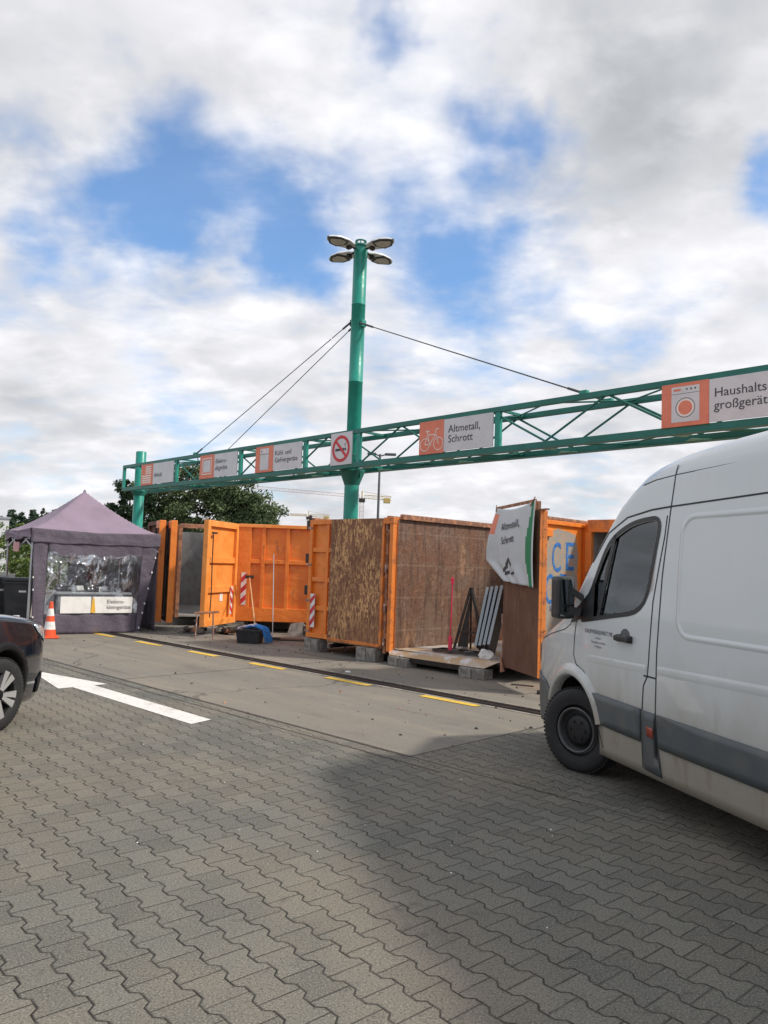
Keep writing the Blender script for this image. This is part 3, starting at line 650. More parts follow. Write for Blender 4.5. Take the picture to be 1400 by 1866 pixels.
# ================================================================ BANNER on right leaf of A
Xleaf = Matrix.Translation(PA) @ Rt(ROW, 'Z') @ Tr(WA-.02, -.05, 0) @ Rt(-32.6, 'Z')
bn = empty('banner', (0, 0, 0), 0, 'crumpled pale grey cloth banner with green edge hanging over the rusty right door', 'banner')
bn.matrix_world = Xleaf
# local x along leaf (towards the camera), local -y faces left/yard
def bfn(u, v):
    # v: 0 top ..1 bottom ; u 0 far .. 1 near
    zl = 2.62-v*.96; xl = -.16-.30*math.sin(min(1, v*1.25)*math.pi*.55)+(.62*max(0, v-.72)/.28 if v > .72 else 0)
    x = xl+(1.20-xl)*u; z = 2.55+.02*u-v*(1.16-.08*(1-u)) - (0 if True else 0)
    z -= .02*math.sin(u*math.pi)*(1-v)*3
    y = -.085-.035*math.sin(v*math.pi)-.02*math.sin(u*11+v*3)*v-.012*math.sin(u*23)*(.3+v)
    return (x, y, z)
mb = MB('bannergrey', 'bannergreen', 'signorange')
NU, NV = 44, 40
vs = [bfn(i/NU, j/NV) for j in range(NV+1) for i in range(NU+1)]
fs = []; mi = []
for j in range(NV):
    for i in range(NU):
        u = i/NU; v = j/NV; fs.append((j*(NU+1)+i, j*(NU+1)+i+1, (j+1)*(NU+1)+i+1, (j+1)*(NU+1)+i))
        gr = .91-.05*math.sin(v*2.6)+.02*math.sin(v*9)
        mi.append(1 if u > gr and u < .975 else (2 if v < .33 and u < .13 and v > .05 else 0))
mb.add(vs, fs, mi, True); cl = mb.build('cloth', bn, fix=False)
sm_ = cl.modifiers.new('s', 'SOLIDIFY'); sm_.thickness = .004
def on_banner(o):                                                # drape lettering over the cloth
    for v in o.data.vertices:
        u = .5; vv = (2.61-v.co.z)/1.13; uu = (v.co.x+.3)/1.5
        y = -.085-.035*math.sin(vv*math.pi)-.02*math.sin(uu*11+vv*3)*vv-.012*math.sin(uu*23)*(.3+vv)
        v.co.y = y-.012+(v.co.y)
on_banner(text('lettering', 'Altmetall,\nSchrott', .15, 'ink', bn, Tr(.10, 0, 2.20) @ UP @ Rt(4, 'Z'), ext=.001, xs=1.15, line=1.35))
mb = MB('ink')
for k, (a, b, c, d) in enumerate([(.33,1.70,.42,1.79),(.42,1.79,.52,1.70),(.24,1.62,.36,1.69),(.30,1.58,.44,1.60),(.5,1.58,.62,1.60),(.66,1.56,.8,1.54)]):
    mb.bar((a, 0, b), (c, 0, d), .012, .03 if k > 3 else .05)
on_banner(mb.build('print_mark', bn))
mb = MB('rail_rust'); mb.bar((-.2, -.07, 2.55), (1.18, -.07, 2.57), .03, .04); mb.box(1.02, 1.07, -.03, .02, 2.44, 2.57); mb.box(1.12, 1.15, -.03, .02, 2.44, 2.57); mb.box(.95, 1.35, -.01, .05, 2.44, 2.46); mb.path([(-.2,-.08,2.60),(-.15,-.11,2.50)], .008); mb.path([(1.18,-.08,2.62),(1.08,-.11,2.5)], .008); mb.build('hanging_rail', bn)
# ================================================================ SCRAP inside A
Wm = Matrix.Translation(PA) @ Rt(ROW, 'Z')
def inA(x, y, z=Z0): return Wm @ Vector((x, y, z))
for k in range(4):
    mb = MB('black_plastic', 'greyrod')
    mb.bbox(0, .62, -.015, .015, 0, .95, .004, 0)
    for q in range(3): mb.box(.05+q*.25, .062+q*.25, -.021, -.0155, .02, .93, 1)
    mb.box(-.004, .010, -.022, .022, -.004, .97, 1); mb.box(.610, .624, -.022, .022, -.004, .97, 1)
    o = mb.build('slatted_frame'); tag(o, ['black slatted frame with pale strips, nearest the red shovel', 'second black slatted frame from the red shovel', 'third black slatted frame from the red shovel', 'last black slatted frame, nearest the brown door'][k], 'frame', 'slatted frames leaning in the scrap container')
    o.matrix_world = Wm @ Tr(1.16+k*.17, .95-k*.12, Z0+.01) @ Rt(-62, 'Z') @ Rt(-(14+3*k), 'Y') @ Rt(-8, 'X')
mb = MB('steel_dark', 'greyrod')
a_ = [(-.28,0,0),(0,.0,1.05),(.30,0,0)]
mb.bar(a_[0], a_[1], .03, .04); mb.bar(a_[1], a_[2], .03, .04); mb.bar((-.12,.35,0),(0,.02,1.05),.03,.04); mb.bar((.1,.35,.0),(.02,.02,1.05),.03,.04); mb.bar((-.2,0,.3),(.2,0,.3),.02,.03)
mb.add([(-.22,.01,.05),(0,.01,.95),(-.03,.02,.05)], [(0,1,2)])
o = mb.build('folding_trestle'); o.matrix_world = Wm @ Tr(.95, .9, Z0+.01) @ Rt(15, 'Z'); tag(o, 'dark folded metal trestle behind the red shovel', 'trestle')
sh = empty('shovel', (0,0,0), 0, 'pink-red plastic shovel standing upright in the open scrap container', 'shovel'); sh.matrix_world = Wm @ Tr(.98, .35, Z0+.01) @ Rt(-40, 'Z') @ Rt(3, 'Y')
MB('hotpink').tube((0,0,.22), (0,0,1.12), .011, 8).build('handle', sh)
MB('hotpink').bar((-.06,0,1.2),(.06,0,1.2),.03,.03).bar((-.055,0,1.12),(-.06,0,1.2),.02,.02).bar((.055,0,1.12),(.06,0,1.2),.02,.02).bar((-.055,0,1.12),(.055,0,1.12),.02,.02).build('grip', sh)
MB('hotpink').bbox(-.09,.09,-.02,.02,.0,.26,.018).build('blade', sh)
mb = MB('steel_dark', 'greyrod'); mb.bar((0,0,.03),(.9,0,.03),.05,.04); mb.bar((0,.3,.03),(.9,.3,.03),.05,.04); mb.bar((0,0,.03),(0,.3,.03),.05,.04); mb.bar((.9,0,.03),(.9,.3,.03),.05,.04); mb.bar((.3,0,.04),(.3,.3,.04),.03,.03,1); mb.bar((.6,0,.04),(.6,.3,.04),.03,.03,1)
o = mb.build('metal_frame'); o.matrix_world = Wm @ Tr(.72, .25, Z0+.005) @ Rt(6, 'Z'); tag(o, 'flat dark metal frame lying on the container floor', 'metal frame')
def lump(name, mat, r, sx, sy, sz, seed, label, cat, M_, jit=.3, sub=3, group=None):
    rnd = random.Random(seed); bm = bmesh.new(); bmesh.ops.create_icosphere(bm, subdivisions=sub, radius=r)
    for v in bm.verts:
        f = 1+jit*(rnd.random()-.5); v.co = Vector((v.co.x*sx*f, v.co.y*sy*f, max(-r*sz*.55, v.co.z*sz*f)))
    mb = MB(mat); mb.bm(bm); o = mb.build(name); o.matrix_world = M_ @ Tr(0, 0, r*sz*.55); return tag(o, label, cat, group)
lump('plastic_bag', 'white', .09, 1.5, 1, .6, 3, 'crumpled white plastic scrap on the container floor', 'bag', Wm @ Tr(.62, 1.1, Z0))
lump('scrap_metal', 'boardw', .10, 1.3, 1, .9, 5, 'pale crumpled sheet of scrap beside the brown door', 'scrap', Wm @ Tr(1.75, .3, Z0), .5, 2)
# ================================================================ LOOSE THINGS at container D
mb = MB('tub')
def tubprof(w_, d_, h, t): pass
tb = empty('plastic_tub', (-2.58, 15.45, 0), -8, 'black plastic tub on the concrete in front of the orange containers', 'tub')
def frustum(mb, w0, d0, w1, d1, z0, z1, mi=0, inv=False):
    vs = [(-w0,-d0,z0),(w0,-d0,z0),(w0,d0,z0),(-w0,d0,z0),(-w1,-d1,z1),(w1,-d1,z1),(w1,d1,z1),(-w1,d1,z1)]
    mb.add(vs, [(0,1,5,4),(1,2,6,5),(2,3,7,6),(3,0,4,7)], mi)
frustum(mb, .21, .15, .245, .185, 0, .26); frustum(mb, .20, .14, .235, .175, .01, .26); mb.add([(-.21,-.15,0),(.21,-.15,0),(.21,.15,0),(-.21,.15,0)], [(0,3,2,1)]); mb.add([(-.205,-.145,.02),(.205,-.145,.02),(.205,.145,.02),(-.205,.145,.02)], [(0,1,2,3)])
mb.build('body', tb, fix=False)
mb = MB('tub')
for a, b, c, d in ((-.27,.27,-.21,-.175),(-.27,.27,.175,.21),(-.27,-.235,-.175,.175),(.235,.27,-.175,.175)): mb.bbox(a, b, c, d, .245, .275, .006)
mb.build('rim', tb)
def cloth(name, mat, pts, label, cat, seed, amp=.02):
    rnd = random.Random(seed); P = pts
    def f(u, v):
        i = min(len(P)-2, int(v*(len(P)-1))); t = v*(len(P)-1)-i
        (ax, ay, az, aw), (bx, by, bz, bw) = P[i], P[i+1]
        x = ax+(bx-ax)*t; y = ay+(by-ay)*t; z = az+(bz-az)*t; w_ = aw+(bw-aw)*t
        return (x+w_*(u-.5)*.5, y+w_*(u-.5)*.9, z+amp*math.sin(u*14+v*5)+amp*.6*math.sin(u*23-v*9))
    mb = MB(mat); mb.grid(f, 20, 24); o = mb.build(name, fix=False); m_ = o.modifiers.new('s', 'SOLIDIFY'); m_.thickness = .008
    return tag(o, label, cat)
cloth('blue_cloth', 'blue', [(-2.62,15.42,.30,.18),(-2.50,15.42,.335,.26),(-2.36,15.42,.32,.28),(-2.27,15.44,.26,.26),(-2.22,15.46,.12,.24),(-2.20,15.47,.02,.22)], 'bright blue cloth hanging over the right edge of the black tub', 'cloth', 2)
cloth('pale_cloth', 'pinkcloth', [(-2.78,15.38,.27,.14),(-2.68,15.40,.32,.2),(-2.55,15.42,.34,.2),(-2.47,15.42,.36,.12)], 'pale pink and white cloth lying in the black tub', 'cloth', 4)
def broom(name, base_, top, mat, label, head=True, r=.012):
    b = empty(name, base_, 0, label, 'broom')
    base_ = Vector(base_); top = Vector(top)
    MB(mat).tube((0,0,0), top-base_, r, 8).build('handle', b)
    if head == 'top': MB('steel_dark').bbox(-.10,.10,-.03,.03,-.02,.05,.01).build('head', b).location = top-base_
    elif head: MB('steel_dark').bbox(-.16,.16,-.03,.03,.0,.06,.01).build('head', b)
    return b
broom('broom', (-2.50,15.55,.28), (-3.02,17.62,1.25), 'wood', 'broom with pale wooden handle and dark head upward, leaning by the chevron plate', 'top', .014)
broom('broom', (-2.20,15.95,.02), (-2.50,17.7,1.80), 'greyrod', 'thin grey broom leaning on the broadside orange container', True, .011)
mb = MB('steel_dark'); mb.bbox(-.3,.3,-.13,.13,0,.03,.008); o = mb.build('dark_board'); o.location = (-1.85,16.2,0); o.rotation_euler = (0,0,R(-4)); tag(o, 'flat dark board on the ground right of the tub', 'board')
mb = MB('block'); mb.add([(-.3,-.05,0),(.2,-.1,0),(.28,.12,0),(-.2,.15,0),(-.22,.0,.26),(.05,.02,.3)], [(0,1,5,4),(1,2,5),(2,3,4,5),(3,0,4),(0,3,2,1)]); o = mb.build('rubble_sack'); o.location = (-1.78,17.35,0); tag(o, 'grey slab of rubble leaning under the broadside container', 'rubble')
# rusty chair frame by the open leaf
ch = empty('chair_frame', (-3.62, 15.95, 0), 14, 'rusty bare chair frame standing against the open orange door', 'chair frame')
for (a, b) in (((-.17,-.16),(-.15,-.13)),((.19,-.16),(.17,-.13))): MB('hinge').tube((*a,0), (*b,.52), .012, 8).build('leg', ch)
for (a, b) in (((-.17,.18),(-.15,.14)),((.19,.18),(.17,.14))): MB('hinge').tube((*a,0), (*b,.52), .012, 8).build('leg', ch)
MB('rail_rust').path([(-.2,-.14,.52),(.28,-.14,.55),(.28,.16,.55),(-.2,.16,.52),(-.2,-.14,.52)], .013, 8).build('seat_frame', ch)
def heap(name, P, nobj, seed, label, sx=.35, sy=.2):
    rnd = random.Random(seed); mb = MB('steel_dark', 'block', 'rail_rust')
    for k in range(nobj):
        mb.M = Tr(rnd.uniform(-sx,sx), rnd.uniform(-sy,sy), rnd.uniform(.03,.12)) @ Rt(rnd.uniform(0,180),'Z') @ Rt(rnd.uniform(-30,30),'X')
        a, b, c = rnd.uniform(.04,.13), rnd.uniform(.03,.08), rnd.uniform(.02,.05); mb.bbox(-a,a,-b,b,-c,c,.008, rnd.choice((0,0,1,2)))
    o = mb.build(name); o.location = P; return tag(o, label, 'scrap', None)
heap('scrap_heap', (-4.25,17.1,0), 16, 3, 'low heap of dark scrap at the mouth of the dark container')
heap('scrap_heap', (-3.35,17.15,0), 12, 5, 'small dark scrap pieces under the hinge side of the open orange door', .22, .25)
mb = MB('steel_dark'); mb.bbox(-.16,.16,-.03,.03,0,.012,.004); o = mb.build('scrap_strip'); o.location = (2.05,11.05,.0); o.rotation_euler = (0,0,R(-25)); tag(o, 'thin dark strip of scrap on the concrete near the right block', 'scrap')
lump('rag', 'steel_dark', .06, 1.2, .8, .6, 8, 'small dark rag on the concrete by the van nose', 'rag', Tr(2.18,10.35,0))
lump('litter', 'white', .03, 1.3, 1, .6, 9, 'tiny white scrap of litter on the concrete', 'litter', Tr(-.46,11.75,0))
rl = random.Random(77); mb = MB('block', 'steel_dark', 'rail_rust', 'boardw')
for k in range(420):
    if k < 260: p = en(rl.uniform(-17, -5), rl.gauss(9.0, .7))
    else: p = en(rl.uniform(-15, -3), rl.uniform(4.9, 8.8))
    q = rl.uniform(.006, .022); mb.M = Tr(p.x, p.y, q*.4) @ Rt(rl.uniform(0, 360), 'Z') @ Rt(rl.uniform(-20, 20), 'X'); mb.add([(-q,-q*.6,-q*.4),(q,-q*.5,-q*.4),(q*.7,q*.6,-q*.4),(-q*.8,q*.5,-q*.4),(-q*.5,-q*.3,q*.5),(q*.6,0,q*.4)], [(0,1,5,4),(1,2,5),(2,3,4,5),(3,0,4),(0,3,2,1)], rl.choice((0,0,0,1,1,2)))
tag(mb.build('grit'), 'scattered grit and small scraps on the concrete before the containers', 'grit', kind='stuff')
rl = random.Random(78); mb = MB('block', 'boardw', 'shrub')
for k in range(160):
    p = en(rl.uniform(-12, 4), rl.uniform(-1, 5)); q = rl.uniform(.003, .007); mb.M = Tr(p.x, p.y, q*.4) @ Rt(rl.uniform(0, 360), 'Z')
    mb.add([(-q,-q*.6,-q*.4),(q,-q*.5,-q*.4),(q*.7,q*.6,-q*.4),(-q*.8,q*.5,-q*.4),(-q*.5,-q*.3,q*.5),(q*.6,0,q*.4)], [(0,1,5,4),(1,2,5),(2,3,4,5),(3,0,4),(0,3,2,1)], rl.choice((0,0,0,1,2)))
tag(mb.build('grit'), 'tiny pale stones and crumbs on the paving', 'grit', kind='stuff')
# ================================================================ GANTRY
GA = 43.5
gp = Vector((math.cos(R(GA)), math.sin(R(GA)), 0))*14.0
ga = empty('sign_gantry', gp, GA-90, 'long green lattice gantry carrying waste sign boards from a tall lamp mast', 'gantry')
S0, S1 = -30.55, 3.0
def chord(y, z0, z1): return MB('green_dark').bbox(S0, S1, y-.058, y+.058, z0, z1, .008)
chord(0, 5.265, 5.39).build('top_chord', ga); chord(1.0, 5.265, 5.39).build('top_chord', ga)
mb = chord(0, 4.33, 4.46); mb.box(S0, S1, -.09, .11, 4.315, 4.33); mb.build('bottom_chord', ga)
mb = chord(1.0, 4.33, 4.46); mb.box(S0, S1, .89, 1.09, 4.315, 4.33); mb.build('bottom_chord', ga)
for s in (-30.5, -26.08, -21.76, -18.25, -15.85, -11.0, -4.4, .5, 2.95):
    for y in ((0, 1.0) if s in (-30.5, 2.95) else (0,)): MB('green').bbox(s-.075, s+.075, y-.045, y+.045, 4.46, 5.265, .006).build('upright', ga)
    MB('green_dark').bar((s, .05, 5.33), (s, .95, 5.33), .06, .06).build('cross_member', ga); MB('green_dark').bar((s, .05, 4.40), (s, .95, 4.40), .06, .06).build('cross_member', ga)
k = -8.2
aps = [k+3.0*i for i in range(-8, 4)]
for a in aps:
    for sgn in (-1, 1):
        x1 = a+sgn*1.5
        if x1 < S0 or x1 > S1 or a < S0: continue
        for y in (0, 1.0): MB('green_dark').tube((a+sgn*.06, y, 5.27), (x1, y, 4.47), .026, 8).build('diagonal', ga)
    if S0 < a-1.5:
        for y, sg in ((.10, 1), (.90, -1)):
            mb = MB('green_pale'); mb.add([(a-1.78,y,4.335),(a-1.22,y,4.335),(a-1.5,y+.30*sg,4.335),(a-1.78,y,4.323),(a-1.22,y,4.323),(a-1.5,y+.30*sg,4.323)], [(0,1,2),(3,5,4),(0,3,4,1),(1,4,5,2),(2,5,3,0)]); mb.build('gusset_plate', ga)
        MB('green_dark').path([(a-1.5, .05, 4.40), (a, .95, 4.40), (a+1.5, .05, 4.40)], .02, 6).build('brace', ga)
        MB('green_dark').path([(a-1.5, .05, 5.33), (a, .95, 5.33), (a+1.5, .05, 5.33)], .02, 6).build('brace', ga)
SM = -16.67
MAST_TOP = 10.95
mb = MB('green'); mb.M = Tr(SM, .5, 0); mb.lathe([(.215,0),(.21,4.3),(.206,6.9),(.213,6.905),(.213,6.93),(.205,6.935),(.202,9.2),(.209,9.205),(.209,9.225),(.202,9.23),(.20,MAST_TOP-.15),(.205,MAST_TOP-.1),(.205,MAST_TOP)], 28)
mb.build('mast', ga)
mb = MB('green_dark'); mb.M = Tr(SM, .5, 0)
mb.lathe([(.215,3.9),(.36,4.28),(.38,4.34),(.2,4.345)], 20); 
for a in range(0, 360, 45): mb.box(.2, .36, -.01, .01, 4.1, 4.3) if a == 0 else None
mb.build('bracket', ga)
mb = MB('green'); mb.M = Tr(-30.1, .5, 0); mb.lathe([(.215,0),(.21,5.98),(.19,6.0),(.0,6.0)], 26); mb.build('post', ga)
mb = MB('green_dark'); mb.M = Tr(-30.1, .5, 0); mb.lathe([(.215,4.15),(.32,4.32),(.32,4.345),(.2,4.346)], 20); mb.build('bracket', ga)
mb = MB('green'); mb.M = Tr(1.8, .5, 0); mb.lathe([(.215,0),(.21,5.98),(.19,6.0),(.0,6.0)], 26); mb.build('post', ga)
# mast head: ring, struts, four floodlights
mb = MB('green_dark', 'steel_dark'); mb.M = Tr(SM, .5, MAST_TOP)
mb.lathe([(.19,.0),(.25,.0),(.25,.05),(.19,.05),(.19,.0)], 24)
for a in range(8):
    c_, s_ = math.cos(a*math.pi/4), math.sin(a*math.pi/4); mb.tube((c_*.2,s_*.2,.02), (c_*.14,s_*.14,.18), .018, 6); 
mb.lathe([(.12,.17),(.17,.17),(.17,.2),(.12,.2),(.12,.17)], 18)
mb.build('mast_crown', ga)
WR = math.degrees(math.atan2(.7, .7))
def flood(ang):
    L = bpy.data.objects.new('floodlight', None)
    shell = MB('lampshell'); X = Tr(SM, .5, MAST_TOP-.12) @ Rt(ang, 'Z')
    shell.M = X
    X = X @ Matrix.Scale(1.38, 4); shell.M = X
    prof = [(.20,.05,.03),(.30,.15,.06),(.50,.215,.09),(.72,.20,.085),(.86,.12,.05),(.93,.03,.02)]
    vs = []; nn = 10
    for x, wy, h in prof:
        for i in range(nn):
            a = math.pi*i/(nn-1); vs.append((x, math.cos(a)*wy, math.sin(a)*h+.02))
    fs = [(j*nn+i, j*nn+i+1, (j+1)*nn+i+1, (j+1)*nn+i) for j in range(len(prof)-1) for i in range(nn-1)]
    shell.add(vs, fs, 0, True)
    bot = [(x, wy, .02) for x, wy, h in prof]+[(x, -wy, .02) for x, wy, h in prof[::-1]]
    shell.add(bot, [tuple(range(len(bot)))], 0)
    o = shell.build('floodlight', ga, 'silver floodlight head')
    f = MB('black_plastic'); f.M = X
    pts = [(.44,.0),(.52,.19),(.72,.18),(.90,.03),(.90,-.03),(.72,-.18),(.52,-.19)]
    f.add([(x*1.0, y*1.08, .012) for x, y in pts]+[(x, y*1.08, .0) for x, y in pts], [tuple(range(7)), tuple(range(13,6,-1))]+[(i,(i+1)%7,7+(i+1)%7,7+i) for i in range(7)]); f.build('frame', o)
    g = MB('lampglass'); g.M = X; g.add([(.665+(x-.665)*.8, y*.82, -.004) for x, y in pts], [tuple(range(7))]); g.build('lens', o)
    b = MB('steel_dark'); b.M = X; b.tube((.17,0,.03), (.36,0,.035), .03, 8); b.bbox(.30,.38,-.05,.05,-.05,.02,.01); b.build('arm', o)
for a in (2, 90, 182, 270): flood(a+2)
# stay cables
def cable(s, y, z=5.40, zm=None, side=-1):
    mb = MB('cable', 'green'); a = Vector((SM+side*.21, .5+(y-.5)*.2, zm)); b = Vector((s, y, z))
    mb.tube(a, b, .014, 6); d = (b-a).normalized(); mb.tube(a, a+d*.35, .03, 8); mb.tube(b-d*.45, b, .028, 8)
    mb.bbox(s-.09, s+.09, y-.06, y+.06, 5.38, 5.46, .01, 1)
    return mb.build('stay_cable', ga)
cable(-24.75, 0, zm=8.72); cable(-24.75, 1.0, zm=8.72); cable(-8.75, 0, zm=8.62, side=1); cable(-8.75, 1.0, zm=8.62, side=1)
MB('green').bbox(SM-.28, SM-.18, .42, .58, 8.62, 8.82, .01).build('cable_lug', ga); MB('green').bbox(SM+.18, SM+.28, .42, .58, 8.52, 8.72, .01).build('cable_lug', ga)
# ---------------- sign boards
def sign(s0, s1, so, txt, label, icon, size=.21, tx=.1, tz=None, line=1.0, xs=1.0):
    W_ = s1-s0; P = gp+Vector((math.cos(R(GA-90)), math.sin(R(GA-90)), 0))*s0+Vector((0, 0, 4.47))
    g = empty('hanging_sign', P, GA-90, label, 'sign', 'sign boards along the gantry')
    MB('signwhite').box(so-s0, W_, -.085, -.055, 0, .80).build('board', g)
    MB('signorange').box(0, so-s0-.004, -.090, -.055, -.02, .81).build('pictogram_board', g)
    if icon: icon(g, so-s0)
    if txt: text('lettering', txt, size, 'ink', g, Tr(so-s0+tx, -.089, tz if tz else .42) @ UP, ext=.001, line=line, xs=xs)
    return g
def ic_planks(g, w_):
    mb = MB('pink')
    for k in range(4): mb.box(.38, w_-.14, -.096, -.091, .42+k*.085, .475+k*.085)
    for k in range(4): mb.box(.10, w_-.14, -.096, -.091, .06+k*.085, .115+k*.085)
    mb.build('pictogram', g)
def frame_rect(mb, x0, x1, z0, z1, t=.03, mi=0):
    mb.box(x0, x1, -.097, -.091, z0, z0+t, mi); mb.box(x0, x1, -.097, -.091, z1-t, z1, mi); mb.box(x0, x0+t, -.097, -.091, z0+t, z1-t, mi); mb.box(x1-t, x1, -.097, -.091, z0+t, z1-t, mi)
def ic_device(g, w_):
    mb = MB('signwhite', 'pink'); mb.box(.24, w_-.24, -.094, -.091, .2, .62); frame_rect(mb, .16, w_-.16, .12, .70, .035, 1); mb.build('pictogram', g)
def ic_fridge(g, w_):
    mb = MB('signwhite', 'ink', 'pink'); mb.box(.26, w_-.24, -.094, -.091, .05, .74); mb.box(.26, w_-.24, -.096, -.0945, .545, .56, 1); mb.box(.32, .345, -.096, -.0945, .62, .69, 1); mb.box(.42, .55, -.096, -.0945, .60, .70, 2); mb.build('pictogram', g)
def ring(mb, cx, cz, r, t, mi=0, y=-.094, a0=0, a1=360, nn=32):
    for i in range(nn):
        a = R(a0+(a1-a0)*i/nn); b = R(a0+(a1-a0)*(i+1)/nn)
        mb.add([(cx+math.cos(a)*r, y, cz+math.sin(a)*r), (cx+math.cos(b)*r, y, cz+math.sin(b)*r), (cx+math.cos(b)*(r-t), y, cz+math.sin(b)*(r-t)), (cx+math.cos(a)*(r-t), y, cz+math.sin(a)*(r-t))], [(0,1,2,3)], mi)
def disc(mb, cx, cz, r, mi=0, y=-.094, nn=32): mb.add([(cx+math.cos(2*math.pi*i/nn)*r, y, cz+math.sin(2*math.pi*i/nn)*r) for i in range(nn)], [tuple(range(nn))], mi)
def line2(mb, a, b, t=.02, mi=0, y=-.094):
    a = Vector((a[0], y, a[1])); b = Vector((b[0], y, b[1])); d = (b-a).normalized(); p = Vector((-d.z, 0, d.x))*t/2
    mb.add([a+p, b+p, b-p, a-p], [(0,1,2,3)], mi)
def ic_bike(g, w_):
    mb = MB('pink'); ring(mb, .20, .22, .165, .02); ring(mb, .66, .22, .165, .02)
    P_ = dict(r=(.20,.22), b=(.37,.22), s=(.30,.46), h=(.57,.46), f=(.66,.22))
    for a, b in (('r','b'),('r','s'),('b','s'),('b','h'),('s','h'),('h','f')): line2(mb, P_[a], P_[b], .024)
    line2(mb, (.30,.46), (.28,.55), .022); line2(mb, (.22,.555), (.35,.555), .03); line2(mb, (.57,.46), (.56,.58), .022); line2(mb, (.56,.58), (.67,.60), .024); ring(mb, .37, .22, .04, .015)
    mb.build('pictogram', g)
def ic_washer(g, w_):
    mb = MB('signwhite', 'signorange', 'pink', 'ink'); mb.box(.20, w_-.18, -.094, -.091, .06, .74); cx = (.20+w_-.18)/2
    ring(mb, cx, .33, .19, .012, 3, -.0948); disc(mb, cx, .33, .165, 2, -.0952); disc(mb, cx, .33, .135, 1, -.0958); mb.box(.24, .38, -.0965, -.0942, .66, .70, 1); mb.box(.20, w_-.18, -.0965, -.0942, .60, .606, 3)
    for q in range(3): disc(mb, w_-.42+q*.08, .68, .018, 3, -.0955, 10)
    mb.build('pictogram', g)
sign(-28.78, -26.18, -27.8, 'Altholz', 'pale board reading Altholz with stacked planks pictogram at the far left end of the gantry', ic_planks, .22, .1, .27)
sign(-24.25, -21.86, -23.30, 'Elektro-\naltgeräte', 'pale board reading Elektroaltgeräte with small appliance pictogram', ic_device, .22, .08, .47, 1.05)
sign(-20.77, -18.35, -19.80, 'Kühl- und\nGefriergeräte', 'pale board reading Kühl- und Gefriergeräte with refrigerator pictogram', ic_fridge, .215, .09, .47, 1.05)
sign(-13.45, -11.10, -12.62, 'Altmetall,\nSchrott', 'pale board reading Altmetall, Schrott with bicycle pictogram', ic_bike, .26, .14, .46, .95)
sign(-6.98, -4.46, -6.06, 'Haushalts-\ngroßgeräte', 'pale board reading Haushaltsgroßgeräte with washing machine pictogram, nearest the van', ic_washer, .238, .09, .46, 1.0)
P = gp+Vector((math.cos(R(GA-90)), math.sin(R(GA-90)), 0))*(-16.98)+Vector((0, 0, 4.42))
g = empty('no_smoking_sign', P, GA-90, 'square white no smoking sign with red ring on the gantry at the mast', 'sign')
MB('signwhite').box(0, .92, -.085, -.055, 0, .92).build('board', g)
mb = MB('red', 'ink'); ring(mb, .46, .46, .38, .085, 0, -.092, nn=40); line2(mb, (.20,.72), (.72,.20), .08, 0, -.0915); mb.box(.22, .60, -.0905, -.087, .40, .47, 1); mb.box(.62, .68, -.0905, -.087, .40, .47, 1); mb.path([(.65,-.088,.5),(.62,-.088,.56),(.67,-.088,.62)], .008, 5, 1); mb.build('pictogram', g)
# ================================================================ TENT
tL = Vector((-7.08, 15.5, 0)); tf = Vector((.81, .586, 0)); tb_ = Vector((-.586, .81, 0)); TW = 2.62
tn = empty('market_tent', tL, math.degrees(math.atan2(tf.y, tf.x)), 'mauve pointed pop-up tent with clear film window, beside the traffic cone', 'tent')
EZ = 2.14; PZ = 3.07
def canopy_pt(a, b):     # a,b in -1..1 over the square
    r = min(1, max(abs(a), abs(b))); h = EZ+(PZ-EZ)*((1-r)**1.32)
    ed = abs(a)*abs(b)/(r*r+1e-6)
    h += .035*math.sin(min(1, ed)*math.pi)*r*0 - .05*(1-ed)*r*(1-r)*2
    h -= .045*(1-ed)*r**6
    return (TW/2*(1+a)*1.0, TW/2*(1+b), h)
mb = MB('canvas'); mb.grid(lambda u, v: canopy_pt(-1.02+2.04*u, -1.02+2.04*v), 40, 40); o = mb.build('canopy', tn, fix=False)
m_ = o.modifiers.new('s', 'SOLIDIFY'); m_.thickness = .006; m_.offset = 1
MB('canvas').tube((TW/2, TW/2, PZ-.05), (TW/2, TW/2, PZ+.03), .045, 10, r2=.02).build('peak_cap', o)
def fab(parent, name, P0, P1, z0f, z1f, mat='canvas_dark', nu=40, nv=12, amp=.02, seed=0, off=0):
    P0 = Vector(P0); P1 = Vector(P1); d = (P1-P0); L = d.length; nn_ = Vector((d.y, -d.x, 0)).normalized()
    def f(u, v):
        p = P0+d*u; z = z0f(u)+(z1f(u)-z0f(u))*v
        y = amp*(math.sin(u*L*9+seed)*.5+math.sin(u*L*21+seed*2)*.25+math.sin(v*7+u*6+seed)*.3)+off
        q = p+nn_*y; return (q.x, q.y, z)
    mb = MB(mat); mb.grid(f, nu, nv); o = mb.build(name, parent, fix=False); m_ = o.modifiers.new('s', 'SOLIDIFY'); m_.thickness = .003; return o
ez = lambda u: EZ-.045*(1-abs(2*u-1))-.0
W2 = TW
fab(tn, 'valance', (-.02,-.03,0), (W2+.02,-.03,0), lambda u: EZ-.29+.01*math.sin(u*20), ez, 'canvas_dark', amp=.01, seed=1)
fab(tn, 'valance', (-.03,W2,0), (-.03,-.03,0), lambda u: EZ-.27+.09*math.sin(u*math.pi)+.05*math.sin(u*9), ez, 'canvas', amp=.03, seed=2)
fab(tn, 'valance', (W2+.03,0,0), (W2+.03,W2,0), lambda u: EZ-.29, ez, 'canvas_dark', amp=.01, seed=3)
fab(tn, 'valance', (0,W2+.03,0), (W2,W2+.03,0), lambda u: EZ-.29, ez, 'canvas_dark', amp=.01, seed=4)
